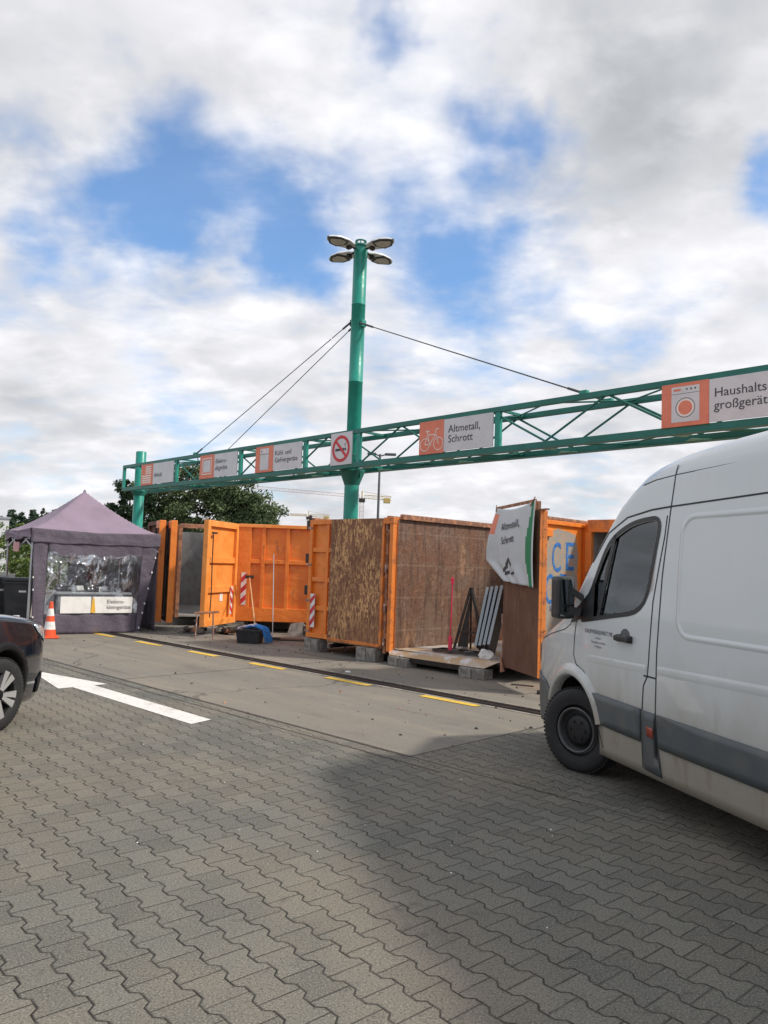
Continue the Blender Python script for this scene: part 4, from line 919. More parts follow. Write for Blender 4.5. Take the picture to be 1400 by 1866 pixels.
# front wall strips round the film window; right edge pulled in towards its foot
def fw(parent, name, fu0, fu1, z0, z1, mat, seed, nu=16, nv=24, amp=.015, off=.0, bul=None):
    """u edges as functions of z"""
    def f(u, v):
        z = z0(u)+(z1(u)-z0(u))*v; a = fu0(z); b = fu1(z); x = (a+(b-a)*u)*W2
        y = -off-amp*(math.sin(x*8+seed)+.5*math.sin(x*19+z*5+seed)+.5*math.sin(z*6+x*3+seed))-(bul(x, z) if bul else 0)
        return (x, y, z)
    mb = MB(mat); mb.grid(f, nu, nv); o = mb.build(name, parent, fix=False); 
    if mat != 'film': m_ = o.modifiers.new('s', 'SOLIDIFY'); m_.thickness = .003
    return o
lft = lambda z: .01+.035*(1.9-z)/1.9
rgt = lambda z: 1.0-.135*max(0, 1-z/1.9)
bul = lambda x, z: .10*max(0, min(1, (x-.42)/.04))*max(0, min(1, (W2*.83-x)/.3))*(1 if z < .44 else 0)
fw_ = MB('canvas_dark')
wl = lambda z: .125+.0*z
wr = lambda z: .86-.02*(1-z/1.9)
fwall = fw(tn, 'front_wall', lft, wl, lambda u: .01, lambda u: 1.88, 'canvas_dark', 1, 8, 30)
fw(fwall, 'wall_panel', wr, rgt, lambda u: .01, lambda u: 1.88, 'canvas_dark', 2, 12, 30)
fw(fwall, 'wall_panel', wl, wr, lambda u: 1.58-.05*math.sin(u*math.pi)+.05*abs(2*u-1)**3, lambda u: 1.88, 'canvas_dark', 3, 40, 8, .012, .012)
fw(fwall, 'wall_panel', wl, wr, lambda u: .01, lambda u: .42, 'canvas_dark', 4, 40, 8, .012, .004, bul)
# gathered roll of film along the top of the window
fw(fwall, 'film_fold', wl, wr, lambda u: 1.50-.07*math.sin(u*math.pi)+.02*math.sin(u*40), lambda u: 1.66-.04*math.sin(u*math.pi)+.03*math.sin(u*31), 'film', 3, 60, 6, .03, .03)
fw(tn, 'film_window', wl, wr, lambda u: .40, lambda u: 1.62, 'film', 6, 50, 40, .02, -.0)
for (x, y) in ((.03,.03),(W2-.03,.03),(.03,W2-.03),(W2-.03,W2-.03)):
    mb = MB('alu'); 
    if (x > 1 and y < 1): mb.bar((rgt(0)*W2-.03, y+.03, 0), (x, y, EZ), .035, .035); x = rgt(0)*W2-.03
    else: mb.bar((x, y, 0), (x, y, EZ), .035, .035)
    mb.bbox(x-.06, x+.06, y-.06, y+.06, 0, .012, .003); mb.build('leg', tn)
mb = MB('alu')
for a, b in (((0,.03),(W2,.03)),((.03,0),(.03,W2)),((W2-.03,0),(W2-.03,W2)),((0,W2-.03),(W2,W2-.03))):
    a3 = Vector((*a, EZ-.08)); b3 = Vector((*b, EZ-.08)); mid = (a3+b3)/2
    mb.bar(a3, mid+Vector((0,0,-.3)), .02, .03); mb.bar(mid+Vector((0,0,-.3)), b3, .02, .03); mb.bar(a3+Vector((0,0,-.3)), mid, .02, .03); mb.bar(mid, b3+Vector((0,0,-.3)), .02, .03)
mb.build('scissor_frame', tn)
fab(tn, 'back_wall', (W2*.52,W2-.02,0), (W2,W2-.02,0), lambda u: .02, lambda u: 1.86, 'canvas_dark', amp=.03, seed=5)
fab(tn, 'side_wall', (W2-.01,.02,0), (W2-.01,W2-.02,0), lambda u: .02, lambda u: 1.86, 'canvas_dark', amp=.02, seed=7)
# eyelets on the right-hand edge
mb = MB('white')
for z in (.1, .42, .62, .95, 1.3, 1.62):
    x = rgt(z)*W2-.02; mb.bbox(x-.015, x+.015, -.03, -.015, z-.02, z+.02, .004)
for z in (.35, .9, 1.15): x = lft(z)*W2+.01; mb.bbox(x-.012, x+.012, -.03, -.015, z-.018, z+.018, .004)
mb.build('eyelets', fwall)
# pinkish notice hanging under left valance
mb = MB(pm('faded_pink_notice', (.55,.25,.26), .7, 0, (.62,.36,.36), 9)); mb.box(-.06, -.05, .9, 1.5, 1.66, 1.86); mb.build('notice', tn)
# grey box with boards standing in the tent behind the film
Xt_ = Matrix.Translation(tL) @ Rt(math.degrees(math.atan2(tf.y, tf.x)), 'Z')
bx = empty('collection_box', (0,0,0), 0, 'grey lidded collection box standing inside the tent behind the film window', 'box'); bx.matrix_world = Xt_
mb = MB('pallet'); 
mb.bbox(.60, 2.06, .10, 1.2, .18, .80, .02); mb.bbox(.56, 2.10, .06, 1.24, .80, .85, .015); mb.build('body', bx)
MB('boardw').box(.60, 1.20, -.13, -.12, .43, .77).build('board', tn)
b2 = MB('boardw').box(1.24, 2.06, -.13, -.12, .43, .77).build('sign_board', tn)
text('lettering', 'Elektro-\nkleingeräte', .115, 'ink', b2, Tr(1.52, -.133, .63) @ UP, ext=.001, line=1.0)
MB('yellow').add([(1.20,-.134,.44),(1.30,-.134,.44),(1.265,-.134,.74),(1.23,-.134,.74)], [(0,1,2,3)]).build('marker', tn)
mb = MB('pallet'); mb.box(.34, .56, .25, 1.1, .2, .84); mb.box(.30, .58, .22, 1.12, .84, .88); o = mb.build('storage_crate'); o.matrix_world = Xt_; tag(o, 'narrow grey crate with lid at the left inside the tent', 'crate')
rndb = random.Random(4)
mb = MB('white', 'greyrod', 'black_plastic', 'pallet')
for k in range(26):
    mb.M = Tr(rndb.uniform(.75, 1.95), rndb.uniform(.25, 1.1), .88+rndb.uniform(0,.05)) @ Rt(rndb.uniform(0,180),'Z') @ Rt(rndb.uniform(-25,25),'X')
    a, b, c = rndb.uniform(.05,.14), rndb.uniform(.04,.1), rndb.uniform(.02,.06); mb.bbox(-a,a,-b,b,-c,c,.008, rndb.choice((0,1,2,3)))
o = mb.build('small_appliances'); o.matrix_world = Xt_; tag(o, 'jumble of small discarded appliances on the box in the tent', 'appliances', kind='stuff')
# cone
def cone_(P, rz, label):
    c = empty('traffic_cone', P, rz, label, 'cone')
    MB('cone').bbox(-.175,.175,-.175,.175,0,.035,.02).build('foot', c)
    def rr(z): return .125-(.125-.03)*(z-.03)/.67
    bands = [(.03,.17,0),(.17,.32,1),(.32,.43,0),(.43,.57,1),(.57,.70,0)]
    mb = MB('cone', 'conewhite'); 
    for a, b, m2 in bands: mb.lathe([(rr(a), a), (rr(b), b)], 26, m2)
    mb.lathe([(.03,.70),(.026,.705),(.018,.70)], 26, 0)
    mb.build('body', c); return c
cone_((-6.42,15.08,0), 20, 'orange and white striped traffic cone at the front left corner of the tent')
# bins left of tent
def bin_(P, rz, label, h=1.07, w_=.56):
    b = empty('wheelie_bin', P, rz, label, 'bin', 'bins left of the tent')
    mb = MB('plastic_dark'); hw = w_/2
    vs = [(-hw*.75,-.24,.06),(hw*.75,-.24,.06),(hw*.75,.2,.06),(-hw*.75,.2,.06),(-hw,-.34,h-.08),(hw,-.34,h-.08),(hw,.28,h-.08),(-hw,.28,h-.08)]
    mb.add(vs, [(0,1,5,4),(1,2,6,5),(2,3,7,6),(3,0,4,7),(0,3,2,1),(4,5,6,7)]); mb.bbox(-hw-.02,hw+.02,-.37,.30,h-.12,h-.08,.01); mb.build('body', b)
    MB('plastic_dark').bbox(-hw-.02,hw+.02,-.37,.32,h-.075,h,.025).build('lid', b)
    for x in (-hw*.7, hw*.7):
        m = MB('tyre'); m.M = Tr(x, .26, .1) @ Rt(90, 'Z'); m.lathe([(.03,-.025),(.1,-.02),(.1,.02),(.03,.025)], 16, axis='Y'); m.build('wheel', b)
    MB('white').box(.02,.16,-.335,-.33,h-.30,h-.26).build('label_strip', b)
    MB('plastic_dark').tube((-hw*.8,.36,h-.1),(hw*.8,.36,h-.1),.018,8).build('handle', b)
    return b
bin_((-7.75,16.55,0), 20, 'black wheelie bin nearest the left side of the tent', 1.10)
bin_((-8.45,16.9,0), 28, 'second black wheelie bin, half a metre further left of the tent', 1.10)
bin_((-8.55,15.9,0), 12, 'black wheelie bin under the navy bag at the left edge', .98)
lump('navy_bag', 'navy', .26, 1.1, 1, .95, 12, 'bulky navy blue sack lying on a bin at the left edge', 'sack', Tr(-8.52,15.9,.985), .22)
lump('white_sack', 'white', .14, 1, 1, 1.5, 15, 'white sack on the ground between the bins', 'sack', Tr(-7.95,15.95,0), .3)
mb = MB('red', 'tapewhite')
for k in range(4): mb.box(-.05,.05,-.05,.05,.04+k*.09,.125+k*.09, k % 2)
o = mb.build('barrier_foot'); o.location = (-7.2,15.3,0); tag(o, 'short red and white marker post at the tent corner', 'post')
# ================================================================ VEHICLE helpers
def apply_bool(o, cutters):
    for c in cutters:
        c.parent = o.parent
        m = o.modifiers.new('b', 'BOOLEAN'); m.operation = 'DIFFERENCE'; m.object = c; m.solver = 'EXACT'; m.material_mode = 'TRANSFER'
    bpy.context.view_layer.update()
    me = bpy.data.meshes.new_from_object(o.evaluated_get(bpy.context.evaluated_depsgraph_get()))
    o.modifiers.clear(); old = o.data; o.data = me; bpy.data.meshes.remove(old)
    for c in cutters:
        cm = c.data; bpy.data.objects.remove(c); bpy.data.meshes.remove(cm)
def interp(tab, x):
    if x <= tab[0][0]: return tab[0][1]
    for (a, b), (c, d) in zip(tab, tab[1:]):
        if x <= c: return b+(d-b)*(x-a)/(c-a)
    return tab[-1][1]
def sm_interp(tab, x):
    if x <= tab[0][0]: return tab[0][1]
    if x >= tab[-1][0]: return tab[-1][1]
    for i in range(len(tab)-1):
        if x <= tab[i+1][0]:
            x0, y0 = tab[i]; x1, y1 = tab[i+1]; h = x1-x0; t = (x-x0)/h
            def sl(k):
                if k == 0: return (tab[1][1]-tab[0][1])/(tab[1][0]-tab[0][0])
                if k == len(tab)-1: return (tab[-1][1]-tab[-2][1])/(tab[-1][0]-tab[-2][0])
                a = (tab[k][1]-tab[k-1][1])/(tab[k][0]-tab[k-1][0]); b = (tab[k+1][1]-tab[k][1])/(tab[k+1][0]-tab[k][0])
                return 0 if a*b <= 0 else 2*a*b/(a+b)
            m0, m1 = sl(i)*h, sl(i+1)*h
            return (2*t**3-3*t*t+1)*y0+(t**3-2*t*t+t)*m0+(-2*t**3+3*t*t)*y1+(t**3-t*t)*m1
def strip_on(mb, pts, wd, surf, off, mi=0, step=.03):
    """thin strip following a polyline in (x,z), lying on side surface y=surf(x,z)"""
    P_ = []
    for a, b in zip(pts, pts[1:]):
        L = math.hypot(b[0]-a[0], b[1]-a[1]); k = max(1, int(L/step))
        for i in range(k): t = i/k; P_.append((a[0]+(b[0]-a[0])*t, a[1]+(b[1]-a[1])*t))
    P_.append(pts[-1]); vs = []
    for i, p in enumerate(P_):
        q0 = P_[max(0, i-1)]; q1 = P_[min(len(P_)-1, i+1)]; dx, dz = q1[0]-q0[0], q1[1]-q0[1]; l = math.hypot(dx, dz) or 1
        nx, nz = -dz/l*wd/2, dx/l*wd/2
        for s in (1, -1): x, z = p[0]+nx*s, p[1]+nz*s; vs.append((x, surf(x, z)-off, z))
    mb.add(vs, [(2*i, 2*i+1, 2*i+3, 2*i+2) for i in range(len(P_)-1)], mi, True)
def patch_on(mb, poly, surf, off, mi=0, cell=.06, thick=0):
    bm = bmesh.new(); vs = [bm.verts.new((x, 0, z)) for x, z in poly]; f = bm.faces.new(vs)
    bmesh.ops.triangulate(bm, faces=[f])
    xs = [p[0] for p in poly]; zs = [p[1] for p in poly]
    x = min(xs)+cell
    while x < max(xs): bmesh.ops.bisect_plane(bm, geom=bm.verts[:]+bm.edges[:]+bm.faces[:], plane_co=(x, 0, 0), plane_no=(1, 0, 0)); x += cell
    z = min(zs)+cell
    while z < max(zs): bmesh.ops.bisect_plane(bm, geom=bm.verts[:]+bm.edges[:]+bm.faces[:], plane_co=(0, 0, z), plane_no=(0, 0, 1)); z += cell
    if thick:
        r = bmesh.ops.extrude_face_region(bm, geom=bm.faces[:]); vv = {g_ for g_ in r['geom'] if isinstance(g_, bmesh.types.BMVert)}
        for v in bm.verts: v.co.y = surf(v.co.x, v.co.z)-(off+thick if v in vv else off)
    else:
        for v in bm.verts: v.co.y = surf(v.co.x, v.co.z)-off
    mb.bm(bm, mi, True)
def body_loft(xs, ztop, zbot, hw, tumble, corner, zsh, nside=26, ntop=12):
    """closed manifold body; returns MB-ready verts & faces. side y=-hw(x)*tumble(z)"""
    rings = []
    for x in xs:
        zt, zb = ztop(x), zbot(x); rc = min(corner(x), (zt-zb)*.45); zs = zt-rc
        side = []
        for i in range(nside+1):
            t = i/nside; z = zb+(zs-zb)*t; side.append((hw(x, z), z))
        w0 = side[-1][0]; top = []
        for i in range(1, ntop+1):
            a = math.pi/2*i/ntop; ww = w0*(1-zsh)+w0*zsh*math.cos(a)   # corner part
            top.append((w0-w0*zsh*(1-math.cos(a)), zs+(rc*.82)*math.sin(a)))
        wt = top[-1][0]
        for i in range(1, 6): t = i/5; top.append((wt*(1-t), zs+rc*.82+rc*.18*(1-(1-t)**2)))
        half = side+top
        ring = [(x, -y, z) for y, z in half]+[(x, y, z) for y, z in half[-2::-1]]
        rings.append(ring)
    n_ = len(rings[0]); vs = [p for r in rings for p in r]
    fs = [(j*n_+i, j*n_+(i+1) % n_, (j+1)*n_+(i+1) % n_, (j+1)*n_+i) for j in range(len(rings)-1) for i in range(n_)]
    fs += [tuple(range(n_-1, -1, -1)), tuple((len(rings)-1)*n_+i for i in range(n_))]
    return vs, fs
def wheel(parent, P, R_, w_, steer, rim, name='wheel'):
    wl_ = empty(name, P, steer); wl_.parent = parent; wl_.empty_display_size = .1
    mb = MB('tyre'); h = w_/2
    mb.lathe([(R_*.60,-h*.86),(R_*.72,-h*.98),(R_*.88,-h),(R_*.965,-h*.86),(R_,-h*.55),(R_,h*.55),(R_*.965,h*.86),(R_*.88,h),(R_*.72,h*.98),(R_*.60,h*.86),(R_*.60,-h*.86)], 48, axis='Y')
    for k in range(64):     # tread blocks
        a = 2*math.pi*k/64; mb.M = Matrix.Rotation(a, 4, 'Y'); mb.box(R_-.004, R_+.006, -h*.8, -h*.1, -.010, .010); mb.box(R_-.004, R_+.006, h*.1, h*.8, -.010+.012, .010+.012)
    mb.M = I4.copy(); mb.build('tyre', wl_)
    rim(wl_, R_, h); return wl_
# ================================================================ VAN
VA = 15.0
vu = Vector((math.sin(R(VA)), -math.cos(R(VA)), 0)); vr = Vector((math.cos(R(VA)), math.sin(R(VA)), 0))
HWv = .985; AX = .97
vorg = Vector((1.595, 6.45, 0))-vu*AX+vr*HWv
van = empty('white_van', vorg, VA-90, 'tall white high-roof delivery van with dirty lower side and grey moulding, at the right edge', 'van')
zt_tab = [(0,.78),(.04,.93),(.12,1.03),(.3,1.12),(.6,1.24),(.86,1.36),(1.02,1.56),(1.35,1.98),(1.65,2.30),(1.9,2.47),(2.2,2.54),(2.6,2.585),(3.2,2.61),(4.5,2.63),(5.6,2.62),(5.84,2.56),(5.9,2.42)]
ztv = lambda x: sm_interp(zt_tab, x)
zbv = lambda x: interp([(0,.36),(.15,.26),(.6,.24),(1.4,.24),(5.7,.26),(5.9,.34)], x)
def hwv(x, z):
    f = interp([(0,.70),(.05,.78),(.12,.84),(.25,.90),(.45,.945),(.75,.975),(1.1,.99),(1.6,1.0),(5.6,1.0),(5.85,.975),(5.9,.95)], x)
    t_ = interp([(.2,.965),(.45,.99),(.7,1.0),(1.1,1.0),(1.3,.992),(1.7,.972),(2.1,.945),(2.35,.915),(2.55,.85),(2.8,.76)], z)
    fb = interp([(0,1),(1,1),(1.6,1)], x)
    return HWv*f*t_-.012*max(0, 1-abs(z-1.02)/.10)*0
crn = lambda x: interp([(0,.10),(.3,.12),(.86,.10),(1.1,.12),(1.6,.16),(2.0,.24),(2.6,.30),(5.9,.30)], x)
xs_ = [0,.02,.05,.09,.14,.2,.28,.38,.5,.62,.74,.86,.94,1.02,1.12,1.24,1.36,1.48,1.6,1.72,1.84,1.96,2.1,2.25,2.45,2.7,3,3.5,4,4.5,5,5.4,5.6,5.72,5.82,5.9]
vs, fs = body_loft(xs_, ztv, zbv, hwv, None, crn, .22, 30, 8)
mb = MB('van', 'inside', 'liner'); mb.add(vs, fs, 0, True); vb = mb.build('body', van)
ysv = lambda x, z: -hwv(x, z)
# cutters: wheel arches, cabin, windows, windscreen
def cyl_cut(x, z, r, y0, y1, mat):
    c = MB(mat); nn = 40; c.add([(x+math.cos(2*math.pi*i/nn)*r, y, z+math.sin(2*math.pi*i/nn)*r) for y in (y0, y1) for i in range(nn)], [tuple(range(nn)), tuple(range(2*nn-1, nn-1, -1))]+[(i, nn+i, nn+(i+1) % nn, (i+1) % nn) for i in range(nn)])
    return c.build('cut')
cuts = [cyl_cut(AX, .36, .425, -1.2, -.60, 'liner'), cyl_cut(AX, .36, .425, .60, 1.2, 'liner'), cyl_cut(AX+3.66, .36, .425, -1.2, -.60, 'liner'), cyl_cut(AX+3.66, .36, .425, .60, 1.2, 'liner')]
cabin = MB('inside').prism([(1.04,1.12),(1.14,1.48),(1.40,1.86),(1.72,2.22),(2.45,2.30),(2.45,.6),(1.35,.55)], -.86, .86).build('cut')
def round_poly(pts, rad):
    out = []; n_ = len(pts)
    for i, (p, rr) in enumerate(zip(pts, rad)):
        p = Vector(p); a = Vector(pts[i-1]); b = Vector(pts[(i+1) % n_]); da = (a-p); db = (b-p)
        la = min(rr, da.length*.45); lb = min(rr, db.length*.45); q0 = p+da.normalized()*la; q1 = p+db.normalized()*lb
        for k in range(6): t = k/5; v = q0*(1-t)**2+p*2*t*(1-t)+q1*t*t; out.append((v.x, v.y))
    return out
Wwin = round_poly([(1.10,1.245),(1.99,1.375),(2.125,2.045),(1.76,2.02),(1.46,1.885)], [.04,.20,.11,.16,.14])
Wwin2 = round_poly([(1.12,1.26),(1.975,1.39),(2.105,2.025),(1.77,2.0),(1.475,1.87)], [.03,.19,.10,.16,.14])
win = MB('rubber').prism(Wwin2, -1.2, 1.2).build('cut')
scr = MB('rubber').prism([(.98,1.36),(1.66,2.18),(1.50,2.40),(.80,1.52)], -.70, .70).build('cut')
apply_bool(vb, cuts+[cabin, win, scr])
# glazing
mb = MB('glass'); patch_on(mb, Wwin2, ysv, -.012); mb.build('side_window', van)
mb = MB('glass'); patch_on(mb, Wwin2, lambda x, z: hwv(x, z)-.02, 0); mb.build('side_window', van)
mb = MB('glass'); mb.grid(lambda u, v: (.93+(1.60-.93)*v+.03, -.72+1.44*u, ztv(.93+(1.60-.93)*v)-.035-.05*(2*u-1)**2), 12, 12); mb.build('windscreen', van, fix=False)
# window rubber frame, quarter divider, mirror triangle
mb = MB('rubber')
loop = Wwin+[Wwin[0]]
strip_on(mb, loop, .034, ysv, .004)
strip_on(mb, [(1.375,1.285),(1.555,1.935)], .030, ysv, .004)
strip_on(mb, [(1.345,1.28),(1.525,1.92)], .014, ysv, .002)
patch_on(mb, [(1.045,1.245),(1.30,1.29),(1.295,1.60),(1.20,1.47),(1.05,1.36)], ysv, .005)
patch_on(mb, [(.93,1.215),(1.045,1.235),(1.05,1.37),(1.0,1.33)], ysv, .004)
mb.build('window_frame', van)
# door panel gaps
mb = MB('seam')
strip_on(mb, [(1.02,1.24),(1.00,1.10),(.99,.95),(1.04,.88)], .012, ysv, .0015)
strip_on(mb, [(1.04,.88),(1.17,.84),(1.30,.74),(1.37,.60),(1.395,.42),(1.44,.30)], .012, ysv, .0015)
strip_on(mb, [(2.185,2.05),(2.17,1.9),(2.08,1.45),(2.06,1.05),(2.045,.93),(2.0,.86)], .012, ysv, .0015)
strip_on(mb, [(2.0,.86),(1.985,.66),(1.97,.29)], .013, ysv, .0015)
strip_on(mb, [(1.24,1.72),(1.45,1.95),(1.70,2.06),(2.0,2.10),(2.22,2.11)], .013, ysv, .0015)
strip_on(mb, [(2.235,2.40),(2.22,2.11),(2.17,1.62),(2.15,1.1),(2.145,.86),(2.14,.66),(2.16,.48),(2.185,.27)], .012, ysv, .0015)
strip_on(mb, [(2.0,.93),(2.145,.93)], .012, ysv, .0015)
strip_on(mb, [(2.22,2.11),(3.2,2.135),(4.5,2.15),(5.85,2.15)], .012, ysv, .0015)
strip_on(mb, [(1.86,2.29),(2.0,2.315),(2.25,2.33),(3.5,2.36),(5.85,2.37)], .007, ysv, .0015)
strip_on(mb, [(3.75,2.1),(3.75,.3)], .012, ysv, .0015)
strip_on(mb, [(.30,1.02),(.55,1.09),(.82,1.15),(.92,1.20),(.96,1.30)], .008, ysv, .0015)
strip_on(mb, [(.22,1.06),(.4,1.10)], .006, ysv, .0015)
mb.build('panel_gap', van)
# raised swage line and recessed-looking cargo panel (pressed ridge)
def ridge(mb, pts, wd, h, surf, sgn=1):
    for a, b in zip(pts, pts[1:]): pass
    P_ = []
    for a, b in zip(pts, pts[1:]):
        L = math.hypot(b[0]-a[0], b[1]-a[1]); k = max(1, int(L/.04))
        for i in range(k): t = i/k; P_.append((a[0]+(b[0]-a[0])*t, a[1]+(b[1]-a[1])*t))
    P_.append(pts[-1]); vs = []
    prof = [(-1,.0),(-.5,.6),(0,1),(.5,.6),(1,.0)]
    for i, p in enumerate(P_):
        q0 = P_[max(0, i-1)]; q1 = P_[min(len(P_)-1, i+1)]; dx, dz = q1[0]-q0[0], q1[1]-q0[1]; l = math.hypot(dx, dz) or 1
        nx, nz = -dz/l*wd/2, dx/l*wd/2
        for s, hh in prof: x, z = p[0]+nx*s, p[1]+nz*s; vs.append((x, surf(x, z)-h*hh+.0005, z))
    k = len(prof); mb.add(vs, [(i*k+j, i*k+j+1, (i+1)*k+j+1, (i+1)*k+j) for i in range(len(P_)-1) for j in range(k-1)], 0, True)
def rrect(x0, x1, z0, z1, r, lean=0):
    pts = []
    for cx, cz, a0 in ((x1-r, z1-r, 0), (x0+r, z1-r, 90), (x0+r, z0+r, 180), (x1-r, z0+r, 270)):
        for k in range(7): a = R(a0+15*k); pts.append((cx+math.cos(a)*r+lean*(cz-z0), cz+math.sin(a)*r))
    return pts+[pts[0]]
mb = MB('van')
ridge(mb, rrect(2.36, 3.66, 1.24, 2.03, .12), .045, .007, ysv); ridge(mb, rrect(3.86, 5.6, 1.24, 2.03, .12), .04, .010, ysv)
ridge(mb, [(1.22,.955),(2.03,.975)], .07, .004, ysv); ridge(mb, [(2.16,.985),(3.6,1.02),(5.8,1.04)], .07, .0045, ysv)
mb.build('pressed_line', van)
# flared arch lip
mb = MB('van')
def arch(mb, cx, r0, r1, a0, a1, y0, y1):
    nn = 30; vs = []
    for i in range(nn+1):
        a = R(a0+(a1-a0)*i/nn); c_, s_ = math.cos(a), math.sin(a)
        for (r, o_) in ((r0-.012, -.05), (r0, .022), (r0+.02, .030), ((r0+r1)/2, .026), (r1, .0)):
            x, z = cx+c_*r, .36+s_*r; vs.append((x, ysv(x, z)-o_, z))
    mb.add(vs, [(i*5+j, i*5+j+1, (i+1)*5+j+1, (i+1)*5+j) for i in range(nn) for j in range(4)], 0, True)
arch(mb, AX, .425, .52, 14, 160, 0, 0); mb.build('arch_lip', van); mb = MB('van'); arch(mb, AX+3.66, .425, .50, 12, 168, 0, 0); mb.build('arch_lip', van)
# grey mouldings
mb = MB('van_grey')
patch_on(mb, [(1.405,.475),(1.37,.60),(1.33,.70),(1.37,.705),(1.975,.695),(1.965,.468)], ysv, .0, thick=.016)
patch_on(mb, [(1.995,.69),(2.145,.69),(2.16,.48),(2.185,.275),(2.0,.285)], ysv, .0, thick=.012)
patch_on(mb, [(2.17,.69),(4.18,.68),(4.15,.46),(2.185,.468)], ysv, .0, thick=.016)
patch_on(mb, [(5.1,.68),(5.85,.68),(5.85,.46),(5.08,.46)], ysv, .0, thick=.016)
mb.build('side_moulding', van)
mb = MB('reflector'); patch_on(mb, [(2.055,.525),(2.125,.52),(2.125,.585),(2.055,.59)], ysv, .012, thick=.006); mb.build('side_marker', van)
# bumper
mb = MB('van_grey'); 

patch_on(mb, [(.01,.37),(.015,.70),(.20,.71),(.42,.66),(.55,.58),(.58,.36),(.50,.30),(.20,.28),(.06,.32)], ysv, .0, thick=.014)
mb.v += []
mb.build('front_bumper', van)
mb = MB('van_grey'); patch_on(mb, [(.01,.37),(.015,.70),(.20,.71),(.42,.66),(.55,.58),(.58,.36),(.50,.30),(.20,.28),(.06,.32)], ysv, .0, thick=.014); mb.v = [(x, -y, z) for x, y, z in mb.v]; mb.build('front_bumper', van)
MB('van_grey').bbox(-.03, .05, -.70, .70, .30, .70, .03).build('front_bumper', van)
mb = MB('headlamp'); patch_on(mb, [(.04,.76),(.06,.92),(.14,.99),(.19,.96),(.15,.84),(.10,.77)], ysv, .006); mb.build('headlamp', van)
mb = MB('carplastic'); mb.grid(lambda u, v: (-.01+.04*abs(2*u-1)**2+.05*v, -.5+u, .72+.24*v), 8, 4); mb.build('grille', van, fix=False)
# handle
mb = MB('black_plastic', 'van_grey'); yh = ysv(1.8, 1.16)
mb.bbox(1.665, 1.855, yh-.045, yh-.012, 1.140, 1.185, .014); mb.bbox(1.67, 1.72, yh-.03, yh+.0, 1.135, 1.19, .012); mb.bbox(1.80, 1.86, yh-.03, yh+.0, 1.135, 1.19, .012); mb.build('door_handle', van)
mb = MB('van_grey'); disc_ = [(1.76+math.cos(R(a))*.06, 1.185+math.sin(R(a))*.05) for a in range(0, 181, 15)]; patch_on(mb, disc_, ysv, .002); mb.build('handle_recess', van)
# lettering on the door
def on_side(o, surf, off):
    for v in o.data.vertices: v.co.y = surf(v.co.x, v.co.z)-off
for i, (s_, x_, z_, sz) in enumerate([('KAUMVERKEHRET.ME', 1.385, 1.158, .046), ('in Fahrten', 1.385, 1.120, .024), ('Transporte im Inland', 1.385, 1.086, .026), ('0 1795614', 1.385, 1.052, .026)]):
    t_ = text('lettering', s_, sz, 'ink', van, Tr(x_, 0, z_) @ UP, 'CENTER', ext=.0, xs=.95); on_side(t_, ysv, .003)
# mirror
mr = MB('black_plastic'); yv = -1.0
mr.bbox(.93, 1.08, yv-.165, yv-.01, 1.25, 1.60, .035); mr.bar((1.05, yv-.06, 1.33), (1.08, yv+.03, 1.31), .08, .06); mr.bar((1.05, yv-.06, 1.50), (1.10, yv+.05, 1.42), .06, .05)
mo = mr.build('mirror', van)
MB('chrome').box(1.081, 1.084, yv-.150, yv-.03, 1.37, 1.575).build('mirror_glass', mo)
MB('chrome').box(1.081, 1.084, yv-.150, yv-.03, 1.275, 1.35).build('mirror_glass', mo)
MB('headlamp').bbox(.90, .95, yv-.16, yv-.10, 1.30, 1.36, .01).build('indicator', mo)
# inside: seat, wheel, dashboard
for s in (-1, 1):
    mb = MB('seat'); mb.bbox(1.62, 2.12, s*.48-.24, s*.48+.24, .82, 1.02, .05); mb.M = Tr(2.08, s*.48, 1.0) @ Rt(-10, 'Y') @ Tr(0,0,0); mb.M = Tr(2.08, s*.48, .95) @ Rt(12, 'Y'); mb.bbox(-.06, .07, -.24, .24, 0, .68, .05); mb.bbox(-.05, .05, -.13, .13, .72, .92, .04); mb.build('seat', van)
mb = MB('inside'); mb.bbox(1.10, 1.34, -.84, .84, .9, 1.36, .05); mb.bbox(1.14, 1.38, -.66, -.30, 1.3, 1.43, .04); mb.build('dashboard', van)
mb = MB('inside'); mb.bbox(1.60, 1.63, -.12, .12, 2.02, 2.12, .01); mb.bar((1.64,0,2.25),(1.62,0,2.08),.02,.02); mb.build('rear_view_mirror', van)
mb = MB('black_plastic'); mb.M = Tr(1.44, -.50, 1.45) @ Rt(-62, 'Y')
for k in range(24):
    a, b = 2*math.pi*k/24, 2*math.pi*(k+1)/24; mb.tube((math.cos(a)*.19, math.sin(a)*.19, 0), (math.cos(b)*.19, math.sin(b)*.19, 0), .015, 6)
for a in (90, 210, 330): mb.tube((0,0,0), (math.cos(R(a))*.19, math.sin(R(a))*.19, 0), .014, 6)
mb.bbox(-.06,.06,-.06,.06,-.02,.02,.01); mb.build('steering_wheel', van)
